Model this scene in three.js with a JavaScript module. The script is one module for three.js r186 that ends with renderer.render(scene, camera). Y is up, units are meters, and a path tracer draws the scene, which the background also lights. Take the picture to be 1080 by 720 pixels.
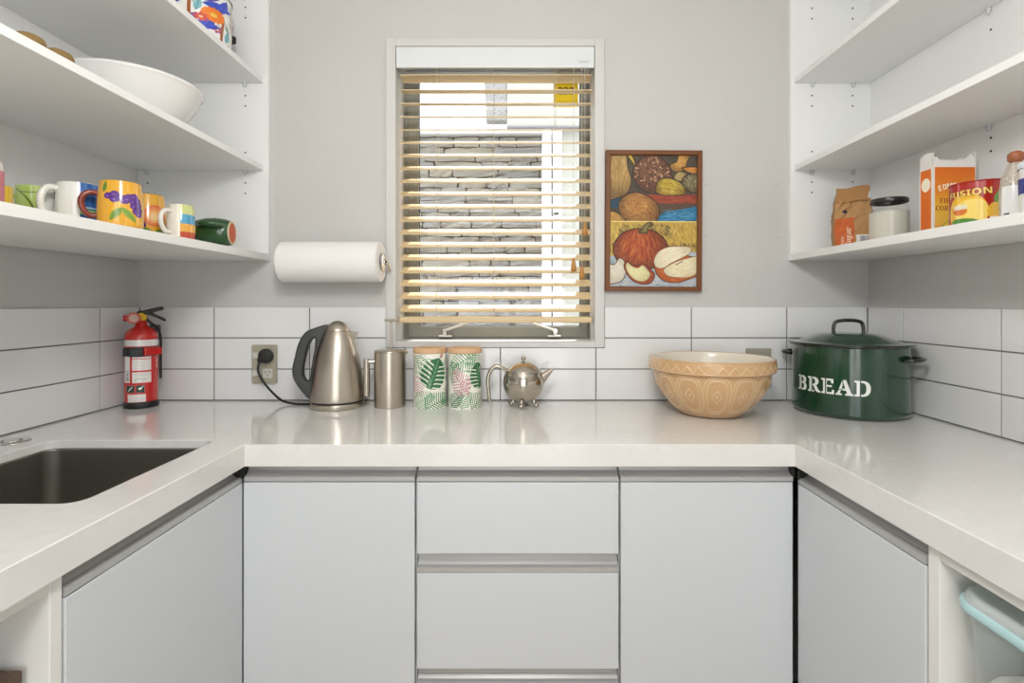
import * as THREE from 'three';
import { RoundedBoxGeometry } from 'three/addons/geometries/RoundedBoxGeometry.js';
import { ConvexGeometry } from 'three/addons/geometries/ConvexGeometry.js';
import { mergeGeometries } from 'three/addons/utils/BufferGeometryUtils.js';
import { RectAreaLightUniformsLib } from 'three/addons/lights/RectAreaLightUniformsLib.js';

// ---------------------------------------------------------------- camera, sky, light, exposure
const scene = new THREE.Scene();
const EYE = 1.2154, DIST = 1.68;
const camera = new THREE.PerspectiveCamera(66.8, 1080 / 720, 0.05, 60);
camera.position.set(0, EYE, DIST);
camera.lookAt(0, EYE, 0);
camera.setViewOffset(1080, 720, -6, 40.5, 1080, 720);       // shift lens: verticals stay upright
scene.add(camera);
scene.background = new THREE.Color().setRGB(0.94, 0.97, 1.0);   // bright overcast sky
scene.backgroundIntensity = 3.4;
const renderer = new THREE.WebGLRenderer({ antialias: true });
renderer.toneMapping = THREE.LinearToneMapping;
renderer.toneMappingExposure = 1.02;
renderer.shadowMap.enabled = true;
renderer.shadowMap.type = THREE.PCFSoftShadowMap;
RectAreaLightUniformsLib.init();
const sun = new THREE.DirectionalLight(new THREE.Color().setRGB(1, 0.96, 0.92), 7.5);      // high sun behind the stone wall: it lights the slats, not the room
sun.position.set(1.6, 13, -6.6); sun.target.position.set(0, 1.4, -0.3); sun.castShadow = true; sun.shadow.mapSize.set(2048, 2048);
Object.assign(sun.shadow.camera, { left: -6, right: 6, top: 6, bottom: -6, near: 1, far: 30 });
scene.add(sun, sun.target);
const ADDED_LAMP = 2.4, WARM = [1.0, 0.985, 0.965];  // strength and tint of the added globe lamp

// ---------------------------------------------------------------- helpers
const V = (x, y, z) => new THREE.Vector3(x, y, z);
const PI = Math.PI;
let seed = 20240611;
function rnd() { seed = (seed + 0x6D2B79F5) | 0; let t = Math.imul(seed ^ (seed >>> 15), 1 | seed); t = (t + Math.imul(t ^ (t >>> 7), 61 | t)) ^ t; return ((t ^ (t >>> 14)) >>> 0) / 4294967296; }
const rr = (a, b) => a + (b - a) * rnd();
const taken = {};
function numbered(n) { if (!(n in taken)) { taken[n] = 0; return n; } taken[n]++; return n + '_' + String(taken[n]).padStart(3, '0'); }
function thing(name, label, category, pos = [0, 0, 0], turn = 0, group) {
  const o = new THREE.Group(); o.name = numbered(name); o.position.set(...pos); o.rotation.y = turn;
  o.userData = { label, category }; if (group) o.userData.group = group;
  scene.add(o); return o;
}
function struct(name, label) { const o = new THREE.Group(); o.name = name; o.userData = { kind: 'structure', label, category: name.split('_')[0] }; scene.add(o); return o; }
function part(name, geo, mat, parent, pos, rot) {
  const m = new THREE.Mesh(geo, mat); m.name = name;
  if (pos) m.position.set(...pos); if (rot) m.rotation.set(...rot);
  parent.add(m); return m;
}
function M(color, roughness = 0.5, o = {}) {
  const m = new THREE.MeshPhysicalMaterial({ roughness, ...o });
  if (Array.isArray(color)) m.color.setRGB(...color); else m.color.set(color);
  return m;
}
const box = (w, h, d, x = 0, y = 0, z = 0) => new THREE.BoxGeometry(w, h, d).translate(x, y, z);
const rbox = (w, h, d, r = 0.002, x = 0, y = 0, z = 0, s = 1) => new RoundedBoxGeometry(w, h, d, s, Math.min(r, w / 2.01, h / 2.01, d / 2.01)).translate(x, y, z);
const bx = (x0, x1, y0, y1, z0, z1, r = 0.0012) => rbox(x1 - x0, y1 - y0, z1 - z0, r, (x0 + x1) / 2, (y0 + y1) / 2, (z0 + z1) / 2);
const cyl = (r0, r1, h, seg = 32, x = 0, y = 0, z = 0) => new THREE.CylinderGeometry(r0, r1, h, seg).translate(x, y, z);
function lathe(pts, seg = 72, heightUV = false) {
  const g = new THREE.LatheGeometry(pts.map(([r, y]) => new THREE.Vector2(Math.max(r, 1e-5), y)), seg);
  if (heightUV) { const ys = pts.map((p) => p[1]), a = Math.min(...ys), b = Math.max(...ys), p = g.attributes.position, u = g.attributes.uv; for (let i = 0; i < p.count; i++) u.setY(i, (p.getY(i) - a) / (b - a)); }
  return g;
}
const tube = (pts, r, n = 40, m = 10, closed = false) => new THREE.TubeGeometry(new THREE.CatmullRomCurve3(pts.map((p) => V(...p)), closed, 'centripetal'), n, r, m, closed);
function rod(a, b, r, seg = 10) { const A = V(...a), B = V(...b), d = B.clone().sub(A), g = new THREE.CylinderGeometry(r, r, d.length(), seg); g.applyQuaternion(new THREE.Quaternion().setFromUnitVectors(V(0, 1, 0), d.normalize())); const c = A.add(B).multiplyScalar(0.5); return g.translate(c.x, c.y, c.z); }
const merge = (...gs) => mergeGeometries(gs.map((g) => (g.index ? g.toNonIndexed() : g)));
function poly(pts, depth, bevel = 0.0008, holes = [], bs = 1) {
  const s = new THREE.Shape(pts.map((p) => new THREE.Vector2(...p)));
  for (const h of holes) s.holes.push(new THREE.Path(h.map((p) => new THREE.Vector2(...p))));
  return new THREE.ExtrudeGeometry(s, { depth: depth - 2 * bevel, bevelEnabled: bevel > 0, bevelSize: bevel, bevelThickness: bevel, bevelOffset: -bevel, bevelSegments: bs, curveSegments: 12 }).translate(0, 0, bevel);
}
function smoothPath(pts, n = 60, closed = true) { return new THREE.CatmullRomCurve3(pts.map((p) => V(p[0], p[1], 0)), closed, 'centripetal').getPoints(n).slice(0, closed ? -1 : undefined).map((p) => [p.x, p.y]); }
function roundedRect(x0, x1, z0, z1, r, n = 6) {
  const out = []; for (const [cx, cz, a] of [[x1 - r, z1 - r, 0], [x0 + r, z1 - r, PI / 2], [x0 + r, z0 + r, PI], [x1 - r, z0 + r, 1.5 * PI]])
    for (let i = 0; i <= n; i++) { const t = a + (i / n) * PI / 2; out.push([cx + r * Math.cos(t), cz + r * Math.sin(t)]); }
  return out;
}
function canvasTex(w, h, draw, srgb = true) {
  const c = document.createElement('canvas'); c.width = w; c.height = h; const g = c.getContext('2d'); draw(g, w, h);
  const t = new THREE.CanvasTexture(c); if (srgb) t.colorSpace = THREE.SRGBColorSpace; t.wrapS = t.wrapT = THREE.RepeatWrapping; return t;
}
function noiseTex(n, f, srgb = true) {
  const d = new Uint8Array(n * n * 4);
  for (let y = 0; y < n; y++) for (let x = 0; x < n; x++) { const c = f(x, y, n), i = (y * n + x) * 4; d[i] = c[0]; d[i + 1] = c[1]; d[i + 2] = c[2]; d[i + 3] = 255; }
  const t = new THREE.DataTexture(d, n, n); t.magFilter = THREE.LinearFilter; t.minFilter = THREE.LinearMipmapLinearFilter; t.generateMipmaps = true;
  t.wrapS = t.wrapT = THREE.RepeatWrapping; if (srgb) t.colorSpace = THREE.SRGBColorSpace; t.needsUpdate = true; return t;
}
// tileable value noise
function valueNoise(cells) {
  const v = Array.from({ length: cells * cells }, () => rnd());
  return (u, w) => { const x = u * cells, y = w * cells, xi = Math.floor(x), yi = Math.floor(y), fx = x - xi, fy = y - yi, sx = fx * fx * (3 - 2 * fx), sy = fy * fy * (3 - 2 * fy);
    const q = (i, j) => v[((j % cells + cells) % cells) * cells + ((i % cells + cells) % cells)];
    return (q(xi, yi) * (1 - sx) + q(xi + 1, yi) * sx) * (1 - sy) + (q(xi, yi + 1) * (1 - sx) + q(xi + 1, yi + 1) * sx) * sy; };
}
function facing(x, z) { return Math.atan2(-x, DIST - z); }     // angle about y from +z towards the viewer's side of the room

// ---------------------------------------------------------------- materials
const n8 = valueNoise(8), n32 = valueNoise(32), n96 = valueNoise(96), n200 = valueNoise(200);
const paintTex = noiseTex(256, (x, y, n) => { const k = 248 + 3 * (n8(x / n, y / n) - 0.5) + 2 * (n96(x / n, y / n) - 0.5); return [k, k, k]; });
const paintBump = noiseTex(512, (x, y, n) => { const k = 128 + 60 * (n200(x / n, y / n) - 0.5) + 40 * (n96(x / n, y / n) - 0.5); return [k, k, k]; }, false);
const quartzTex = noiseTex(512, (x, y, n) => { const a = rnd(); let k = 246 + 5 * (n96(x / n, y / n) - 0.5); if (a > 0.985) k -= 12 * rnd(); else if (a < 0.02) k += 6; return [k, k, k - 1]; });
const lines = Array.from({ length: 512 }, () => rnd());
const brushTex = noiseTex(512, (x, y, n) => { const k = 128 + 90 * (lines[y] - 0.5) + 50 * (n200(x / n * 0.1, y / n) - 0.5); return [k, k, k]; }, false);
const woodTex = (c0, c1, rep) => { const t = canvasTex(512, 512, (g, w, h) => { g.fillStyle = c0; g.fillRect(0, 0, w, h); for (let i = 0; i < 420; i++) { g.strokeStyle = c1; g.globalAlpha = 0.05 + 0.12 * rnd(); g.lineWidth = 0.6 + 2.2 * rnd(); const y = rnd() * h, a = 4 * rnd(); g.beginPath(); g.moveTo(0, y); g.bezierCurveTo(w * 0.3, y + a, w * 0.6, y - a, w, y); g.stroke(); } g.globalAlpha = 1; }); if (rep) t.repeat.set(...rep); return t; };
const mt = {
  wall: M([0.63, 0.62, 0.60], 0.75, { map: paintTex, bumpMap: paintBump, bumpScale: 0.00003 }),
  ceiling: M([0.86, 0.86, 0.85], 0.85),
  tile: M([0.80, 0.80, 0.80], 0.12, { clearcoat: 0.4, clearcoatRoughness: 0.06 }),
  tile2: M([0.785, 0.787, 0.787], 0.13, { clearcoat: 0.4, clearcoatRoughness: 0.06 }),
  tile3: M([0.81, 0.808, 0.80], 0.12, { clearcoat: 0.4, clearcoatRoughness: 0.06 }),
  grout: M([0.17, 0.165, 0.155], 0.9),
  quartz: M([0.86, 0.848, 0.828], 0.11, { map: quartzTex, clearcoat: 0.35, clearcoatRoughness: 0.05 }),
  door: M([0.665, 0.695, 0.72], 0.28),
  melamine: M([0.86, 0.865, 0.855], 0.42),
  edge: M([0.84, 0.835, 0.805], 0.45),
  alu: M([0.50, 0.50, 0.495], 0.4, { metalness: 0.35 }),
  dark: M([0.012, 0.012, 0.012], 0.45),
  black: M([0.012, 0.012, 0.013], 0.45),
  hole: M([0.03, 0.03, 0.03], 0.9),
  peg: M([0.85, 0.86, 0.87], 0.25, { transmission: 0.3, ior: 1.45 }),
  trim: M([0.64, 0.625, 0.605], 0.42),
  valance: M([0.74, 0.76, 0.77], 0.32),
  frame: M([0.25, 0.25, 0.215], 0.45, { metalness: 0.15 }),
  gasket: M([0.015, 0.015, 0.015], 0.7),
  glass: M([1, 1, 1], 0.0, { transmission: 1, ior: 1.5, thickness: 0 }),
  chrome: M([0.70, 0.69, 0.67], 0.12, { metalness: 1 }),
  steel: M([0.52, 0.47, 0.40], 0.28, { metalness: 1, roughnessMap: null, bumpMap: brushTex, bumpScale: 0.00006 }),
  sinkSteel: M([0.36, 0.345, 0.31], 0.36, { metalness: 1, bumpMap: brushTex, bumpScale: 0.00006 }),
  polished: M([0.52, 0.475, 0.41], 0.10, { metalness: 1 }),
  white: M([0.82, 0.81, 0.79], 0.2, { clearcoat: 0.5 }),
};

// ---------------------------------------------------------------- the room
const XL = -1.228, XR = 1.138, ZF = 2.75, H = 2.42, TOP = 0.90;
const WIN = { x0: -0.394, x1: 0.249, y0: 1.0908, y1: 2.044 }, TRIM = { x0: -0.4246, x1: 0.28, y0: 1.0723, y1: 2.069 };
{
  const back = struct('wall_back', 'pale warm grey wall around the window, tiled below');
  const rect = (a, b, c, d) => [[a, c], [b, c], [b, d], [a, d]];
  part('plaster', poly(rect(XL - 0.12, XR + 0.12, -0.012, H), 0.19, 0, [rect(WIN.x0 - 0.012, WIN.x1 + 0.012, WIN.y0 - 0.012, WIN.y1 + 0.012)]).translate(0, 0, -0.19), mt.wall, back);
  const left = struct('wall_left', 'pale warm grey wall on the sink side'), right = struct('wall_right', 'pale warm grey wall behind the narrow shelves'), front = struct('wall_front', 'plain pale wall behind the viewer');
  part('plaster', box(0.12, H + 0.012, ZF, XL - 0.06, H / 2 - 0.006, ZF / 2), mt.wall, left);
  part('plaster', box(0.12, H + 0.012, ZF, XR + 0.06, H / 2 - 0.006, ZF / 2), mt.wall, right);
  part('plaster', poly(rect(XL - 0.12, XR + 0.12, -0.012, H), 0.12, 0, [rect(-0.6, 0.5, 0.02, 2.14)]).translate(0, 0, ZF), mt.wall, front);
  const floor = struct('floor', 'pale timber floor'); const fw = woodTex('#cdb592', '#8a6a44');
  const fm = M('#ffffff', 0.45, { map: fw });
  part('subfloor', box(XR - XL + 0.24, 0.1, ZF + 0.31, (XL + XR) / 2, -0.062, (ZF - 0.07) / 2), mt.grout, floor);
  for (let i = 0; i < 9; i++) part('plank', rbox(0.136, 0.012, ZF - 0.58, 0.002, -0.545 + i * 0.138, -0.006, (ZF + 0.58) / 2), fm, floor);
  const ceil = struct('ceiling', 'flat white ceiling');
  part('plaster', box(XR - XL + 0.24, 0.1, ZF + 0.31, (XL + XR) / 2, H + 0.05, (ZF - 0.07) / 2), mt.ceiling, ceil);
  const door = struct('door_1', 'added sliding glass door, unseen behind the viewer, letting in fill light');  // invented opening out of view; lets sky light in from behind
  for (const [a, b, z] of [[-0.6, -0.02, ZF + 0.03], [-0.08, 0.5, ZF + 0.075]]) {
    const leaf = part('leaf', poly(rect(a, b, 0.02, 2.14), 0.036, 0.002, [rect(a + 0.06, b - 0.06, 0.1, 2.07)]).translate(0, 0, z), mt.melamine, door);
    part('pane', box(b - a - 0.115, 1.975, 0.004, (a + b) / 2, 1.085, z + 0.018), mt.glass, leaf);
  }
  part('handle', rbox(0.02, 0.2, 0.03, 0.006, -0.045, 1.02, ZF + 0.017), mt.chrome, door);

  // wall tiles: stacked rows, each tile its own piece over a recessed grout bed
  const TP = 0.3086, TH = 0.1005, G = 0.0017, TT = 0.0075, tmats = [mt.tile, mt.tile2, mt.tile, mt.tile3];
  const tileMat = () => tmats[Math.floor(rnd() * 4)];
  const bed = (g, p) => part('grout_bed', g, mt.grout, p);
  bed(merge(box(TRIM.x0 - XL, 0.3005, 0.005, (XL + TRIM.x0) / 2, TOP + 0.15025, 0.0025), box(XR - TRIM.x1, 0.3005, 0.005, (XR + TRIM.x1) / 2, TOP + 0.15025, 0.0025), box(TRIM.x1 - TRIM.x0, TRIM.y0 - TOP, 0.005, (TRIM.x0 + TRIM.x1) / 2, (TOP + TRIM.y0) / 2, 0.0025)), back);
  const xs = [XL + TT]; for (let i = 0; i < 7; i++) xs.push(-0.9815 + i * TP); xs.push(XR - TT);
  for (let r = 0; r < 3; r++) for (let i = 0; i + 1 < xs.length; i++) {
    const x0 = xs[i] + G, x1 = xs[i + 1] - G, y0 = TOP + r * TH + 2 * G, y1 = TOP + (r + 1) * TH + (r == 2 ? 0 : 0);
    let p;
    if (y1 < TRIM.y0 || x1 < TRIM.x0 || x0 > TRIM.x1) p = rect(x0, x1, y0, y1);
    else {
      const lo = Math.max(y0, TRIM.y0 - G);
      if (x0 >= TRIM.x0 && x1 <= TRIM.x1) { if (y0 > TRIM.y0) continue; p = rect(x0, x1, y0, lo); }
      else if (x0 < TRIM.x0) p = y0 < TRIM.y0 ? [[x0, y0], [x1, y0], [x1, lo], [TRIM.x0 - G, lo], [TRIM.x0 - G, y1], [x0, y1]] : rect(x0, TRIM.x0 - G, y0, y1);
      else p = y0 < TRIM.y0 ? [[x0, y0], [x1, y0], [x1, y1], [TRIM.x1 + G, y1], [TRIM.x1 + G, lo], [x0, lo]] : rect(TRIM.x1 + G, x1, y0, y1);
    }
    part('tile', poly(p, TT, 0.0009), tileMat(), back);
  }
  for (const [side, w, X, first] of [[1, left, XL, 0.166], [-1, right, XR, 0.160]]) {
    bed(box(0.005, 0.3005, 2.1, X + side * 0.0025, TOP + 0.15025, 1.05), w);
    const zs = [TT]; for (let i = 0; i < 8; i++) { const z = first + i * TP; if (z < 2.1) zs.push(z); } zs.push(2.1);
    const cache = {};
    for (let r = 0; r < 3; r++) for (let i = 0; i + 1 < zs.length; i++) {
      const L = zs[i + 1] - zs[i] - 2 * G, key = L.toFixed(4);
      cache[key] ??= poly(rect(-L / 2, L / 2, 2 * G, TH), TT, 0.0009);
      part('tile', cache[key], tileMat(), w, [X, TOP + r * TH, (zs[i] + zs[i + 1]) / 2], [0, side * PI / 2, 0]);
    }
  }
  for (const [x, y] of [[0.612, 1.599], [0.611, 1.432], [0.6115, 1.262], [0.846, 1.601], [0.846, 1.43]]) part('screw_plug', cyl(0.0022, 0.0022, 0.003, 10).rotateX(PI / 2), M([0.42, 0.40, 0.38], 0.6), back, [x, y, 0.0005]);

  // window: reveal, frame, sash, panes of glass, stays
  const w = struct('window_1', 'olive grey aluminium window with a bright view of a stone wall');
  const R = 0.19, lin = 0.012;
  part('reveal', merge(box(lin, WIN.y1 - WIN.y0 + 2 * lin, R, WIN.x0 - lin / 2, (WIN.y0 + WIN.y1) / 2, -R / 2), box(lin, WIN.y1 - WIN.y0 + 2 * lin, R, WIN.x1 + lin / 2, (WIN.y0 + WIN.y1) / 2, -R / 2), box(WIN.x1 - WIN.x0, lin, R, (WIN.x0 + WIN.x1) / 2, WIN.y1 + lin / 2, -R / 2)), mt.trim, w);
  part('sill', box(WIN.x1 - WIN.x0, lin, R, (WIN.x0 + WIN.x1) / 2, WIN.y0 - lin / 2, -R / 2), mt.trim, w);
  const ring = (a, b, c, d, t, dep, z, t2 = t) => poly(rect(a, b, c, d), dep, 0.0015, [rect(a + t, b - t2, c + t, d - t)]).translate(0, 0, z);
  part('frame', ring(WIN.x0, WIN.x1, WIN.y0, WIN.y1, 0.022, 0.05, -0.17), mt.frame, w);
  const sx0 = WIN.x0 + 0.014, sx1 = WIN.x1 - 0.009, sy0 = WIN.y0 + 0.008, sy1 = WIN.y1 - 0.012;
  const sash = part('sash', ring(sx0, sx1, sy0, sy1, 0.036, 0.034, -0.146, 0.022), mt.frame, w);
  part('gasket', ring(sx0 + 0.034, sx1 - 0.02, sy0 + 0.034, sy1 - 0.034, 0.004, 0.012, -0.134), mt.gasket, w);
  part('pane', box(sx1 - sx0 - 0.06, sy1 - sy0 - 0.074, 0.004, (sx0 + sx1) / 2 + 0.007, (sy0 + sy1) / 2, -0.133), mt.glass, w);
  const stayM = M([0.62, 0.60, 0.55], 0.35, { metalness: 0.6 });
  for (const [x, xe] of [[-0.2475, -0.155], [0.125, 0.028]]) {
    const s = Math.sign(xe - x);
    const st = part('window_stay', merge(rbox(0.045, 0.006, 0.022, 0.002, x, WIN.y0 + 0.012, -0.098), rbox(0.014, 0.022, 0.016, 0.003, x - s * 0.004, WIN.y0 + 0.022, -0.102), rod([x - s * 0.004, WIN.y0 + 0.03, -0.1], [xe, WIN.y0 + 0.062, -0.108], 0.0042)), stayM, w);
    part('pivot', cyl(0.007, 0.007, 0.01, 16).rotateX(PI / 2), mt.chrome, st, [x - s * 0.004, WIN.y0 + 0.03, -0.094]);
  }
  const tr = struct('trim_1', 'flat pale window surround set flush over the tiles');
  const tw = 0.0306;
  part('side_board', bx(TRIM.x0, WIN.x0, TRIM.y0, TRIM.y1, 0, 0.011), mt.trim, tr);
  part('side_board', bx(WIN.x1, TRIM.x1, TRIM.y0, TRIM.y1, 0, 0.011), mt.trim, tr);
  part('head_board', bx(WIN.x0, WIN.x1, WIN.y1, TRIM.y1, 0, 0.011), mt.trim, tr);
  part('sill_board', bx(WIN.x0, WIN.x1, TRIM.y0, WIN.y0, 0, 0.011), mt.trim, tr);
}

// ---------------------------------------------------------------- invented globe lamp, out of view, added to light shelves and walls
{
  const y = 1.9, o = thing('added_lamp', 'added white globe lamp out of view, put in to light the shelves and walls', 'lamp', [-0.05, y, 1.55]), R = 0.15;
  part('shade', new THREE.SphereGeometry(R, 48, 32), M([0.9, 0.9, 0.88], 0.5, { emissive: new THREE.Color().setRGB(1, 0.98, 0.95), emissiveIntensity: 2.0 }), o);
  part('collar', lathe([[0.03, R - 0.006], [0.04, R - 0.006], [0.04, R + 0.02], [0.012, R + 0.045], [0, R + 0.045]], 32), mt.chrome, o);
  part('flex', rod([0, R + 0.04, 0], [0, H - y - 0.02, 0], 0.004), mt.black, o);
  part('ceiling_rose', lathe([[0, H - y - 0.035], [0.03, H - y - 0.03], [0.05, H - y - 0.008], [0.05, H - y]], 32), mt.white, o);
  const li = new THREE.PointLight(new THREE.Color().setRGB(...WARM), ADDED_LAMP, 0, 2); li.name = 'added_lamp_light'; li.shadow.radius = 6.5; o.add(li);
}

// ---------------------------------------------------------------- outdoors
{
  const g = struct('ground', 'concrete paving outside, made pale and widened to bounce light indoors'); g.userData.category = 'ground';
  part('paving', merge(box(24, 0.1, 12, 0, -0.05, -6.3), box(24, 0.1, 12, 0, -0.05, ZF + 6.15)), M([0.60, 0.59, 0.56], 0.95), g);  // slab behind the viewer added, and its paleness chosen, to bounce light in
  const sw = thing('stone_wall', 'stacked grey schist garden wall seen through the blind', 'stone wall', [0, 0, -2.6]);
  part('mortar_core', box(5, 2.6, 0.3, 0, 1.3, -0.19), M([0.08, 0.075, 0.065], 0.95), sw);
  const sm = [[0.30, 0.292, 0.27], [0.34, 0.325, 0.285], [0.26, 0.258, 0.25], [0.36, 0.335, 0.275], [0.28, 0.268, 0.235], [0.31, 0.308, 0.295]].map((c) => M(c, 0.85, { bumpMap: paintBump, bumpScale: 0.012 }));
  const vars = [];
  for (let k = 0; k < 7; k++) {
    const b = new THREE.BoxGeometry(1, 1, 1, 4, 2, 1).toNonIndexed(), p = b.attributes.position, memo = {};
    for (let i = 0; i < p.count; i++) {
      const key = [p.getX(i), p.getY(i), p.getZ(i)].map((q) => q.toFixed(2)).join();
      memo[key] ??= [rr(-0.02, 0.02), rr(-0.10, 0.10), rr(-0.22, 0.1)];
      let [dx, dy, dz] = memo[key]; const x = p.getX(i), y = p.getY(i), z = p.getZ(i);
      const corner = Math.abs(x) > 0.49 && Math.abs(y) > 0.49;
      p.setXYZ(i, x * (corner ? 0.97 : 1) + dx, y * (corner ? 0.9 : 1) + dy * 0.8, z > 0 ? z + dz * 0.9 : z);
    }
    b.deleteAttribute('normal'); b.computeVertexNormals(); vars.push(b);
  }
  let y = 0.72, n = 0;
  while (y < 2.55 && n < 299) {
    const h = Math.min(rr(0.045, 0.092), 2.62 - y); let x = -1.35 + rr(-0.2, 0);
    while (x < 0.62 && n < 299) {
      const L = rr(0.14, 0.42), two = h > 0.08 && rnd() < 0.35;
      for (const [yy, hh] of two ? [[y, h * 0.5], [y + h * 0.5, h * 0.5]] : [[y, h]]) {
        const s = part('stone', vars[Math.floor(rnd() * 7)], sm[Math.floor(rnd() * 6)], sw, [x + L / 2, yy + hh / 2, rr(-0.05, -0.03)]);
        s.scale.set(L - 0.004, hh - 0.003, 0.11); if (rnd() < 0.5) s.rotation.z = PI; n++;
      }
      x += L;
    }
    y += h;
  }
  part('coping', rbox(5, 0.05, 0.42, 0.012, 0, 2.615, -0.14, 2), M([0.45, 0.45, 0.44], 0.9), sw);

  const hw = thing('house_wing', 'neighbouring cream house wing with white post and rough grey eave outside window', 'building', [0, 0, -1.62]);
  const cream = M([0.37, 0.38, 0.345], 0.8), wht = M([0.80, 0.81, 0.82], 0.6);
  part('eave_block', poly([[-0.235, 3.1], [-0.203, 2.39], [-0.07, 2.39], [-0.07, 3.1]], 0.1, 0.003).translate(0, 0, -0.11), M([0.30, 0.30, 0.30], 0.95, { bumpMap: paintBump, bumpScale: 0.03 }), hw);
  part('fascia', bx(-0.068, 1.6, 2.345, 3.1, -0.06, 0.0), cream, hw);
  part('soffit_trim', bx(-0.07, 1.6, 2.333, 2.345, -0.06, 0.006), M([0.22, 0.22, 0.24], 0.7), hw);
  part('post', bx(0.163, 0.215, 0, 2.333, -0.2, -0.02), M([0.62, 0.64, 0.66], 0.5), hw);
  part('door_frame', bx(0.228, 0.285, 0, 2.333, -0.16, -0.03), wht, hw);
  part('wall_panel', bx(0.287, 1.6, 0, 2.333, -0.2, -0.05), cream, hw);
  part('door_latch', rod([0.232, 1.79, -0.02], [0.262, 1.79, -0.02], 0.008), mt.black, hw);
}

// ---------------------------------------------------------------- worktop, sink
const CF = 0.5257, CL = -0.609, CR = 0.619, CZ = 2.1, SLAB = 0.0185, APR = 0.8512;
const SINK = { x0: -1.076, x1: -0.694, z0: 0.488, z1: 0.865 };
{
  const o = thing('worktop', 'U-shaped pale quartz worktop with thick square front edge', 'worktop');
  const s = [[XL, 0], [XR, 0], [XR, -CZ], [CR, -CZ], [CR, -CF], [CL, -CF], [CL, -CZ], [XL, -CZ]].reverse();
  const slab = poly(s, SLAB, 0.0014, [roundedRect(SINK.x0, SINK.x1, -SINK.z1, -SINK.z0, 0.028)]);
  { const p = slab.attributes.position; for (let i = 0; i < p.count; i++) if (Math.abs(p.getZ(i) - 0.0014) < 1e-5) p.setZ(i, 0); }    // only the upper edge is eased
  part('slab', slab.rotateX(-PI / 2).translate(0, TOP - SLAB, 0), mt.quartz, o);
  const t = 0.02, y0 = APR, y1 = TOP - SLAB;
  part('front_edge', box(CR - CL, y1 - y0, t, (CL + CR) / 2, (y0 + y1) / 2, CF - t / 2), mt.quartz, o);
  part('front_edge', box(t, y1 - y0, CZ - CF + t, CL - t / 2, (y0 + y1) / 2, (CF - t + CZ) / 2), mt.quartz, o);
  part('front_edge', box(t, y1 - y0, CZ - CF + t, CR + t / 2, (y0 + y1) / 2, (CF - t + CZ) / 2), mt.quartz, o);

  const k = thing('sink', 'undermounted square stainless steel sink bowl', 'sink');
  const rings = [[-0.012, 0, 0.03], [-0.002, 0, 0.03], [-0.001, -0.004, 0.03], [0.0, -0.155, 0.03], [0.006, -0.172, 0.03], [0.02, -0.18, 0.03], [0.1, -0.183, 0.03]].map(([i, y, r]) => roundedRect(SINK.x0 + i, SINK.x1 - i, SINK.z0 + i, SINK.z1 - i, r, 8).map(([x, z]) => [x, TOP - SLAB - 0.0005 + y, z]));
  const pos = [], uv = [], idx = [], N = rings[0].length;
  rings.forEach((r, j) => r.forEach((p, i) => { pos.push(...p); uv.push(i / N * 3, j / 6); }));
  for (let j = 0; j + 1 < rings.length; j++) for (let i = 0; i < N; i++) { const a = j * N + i, b = j * N + (i + 1) % N, c = a + N, d = b + N; idx.push(a, b, c, b, d, c); }
  const cI = pos.length / 3; pos.push((SINK.x0 + SINK.x1) / 2, TOP - SLAB - 0.184, (SINK.z0 + SINK.z1) / 2); uv.push(0.5, 1);
  for (let i = 0; i < N; i++) idx.push((rings.length - 1) * N + i, (rings.length - 1) * N + (i + 1) % N, cI);
  const g = new THREE.BufferGeometry(); g.setAttribute('position', new THREE.Float32BufferAttribute(pos, 3)); g.setAttribute('uv', new THREE.Float32BufferAttribute(uv, 2)); g.setIndex(idx); g.computeVertexNormals();
  mt.sinkSteel.side = THREE.DoubleSide; part('bowl', g, mt.sinkSteel, k);
  part('drain', lathe([[0, 0.001], [0.03, 0.001], [0.036, 0.003], [0.043, 0.002], [0.043, -0.002]], 40), mt.chrome, k, [(SINK.x0 + SINK.x1) / 2, TOP - SLAB - 0.181, (SINK.z0 + SINK.z1) / 2]);

  const c = thing('tap_hole_cover', 'round chrome cover disc on worktop behind the sink', 'cover', [-1.148, TOP, 0.505]);
  part('flange', lathe([[0, 0.001], [0.018, 0.001], [0.019, 0.004], [0.026, 0.005], [0.032, 0.003], [0.033, 0]], 48), mt.chrome, c);
  part('button', lathe([[0, 0.006], [0.012, 0.006], [0.014, 0.004], [0.014, 0]], 32), mt.chrome, c);
}

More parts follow.
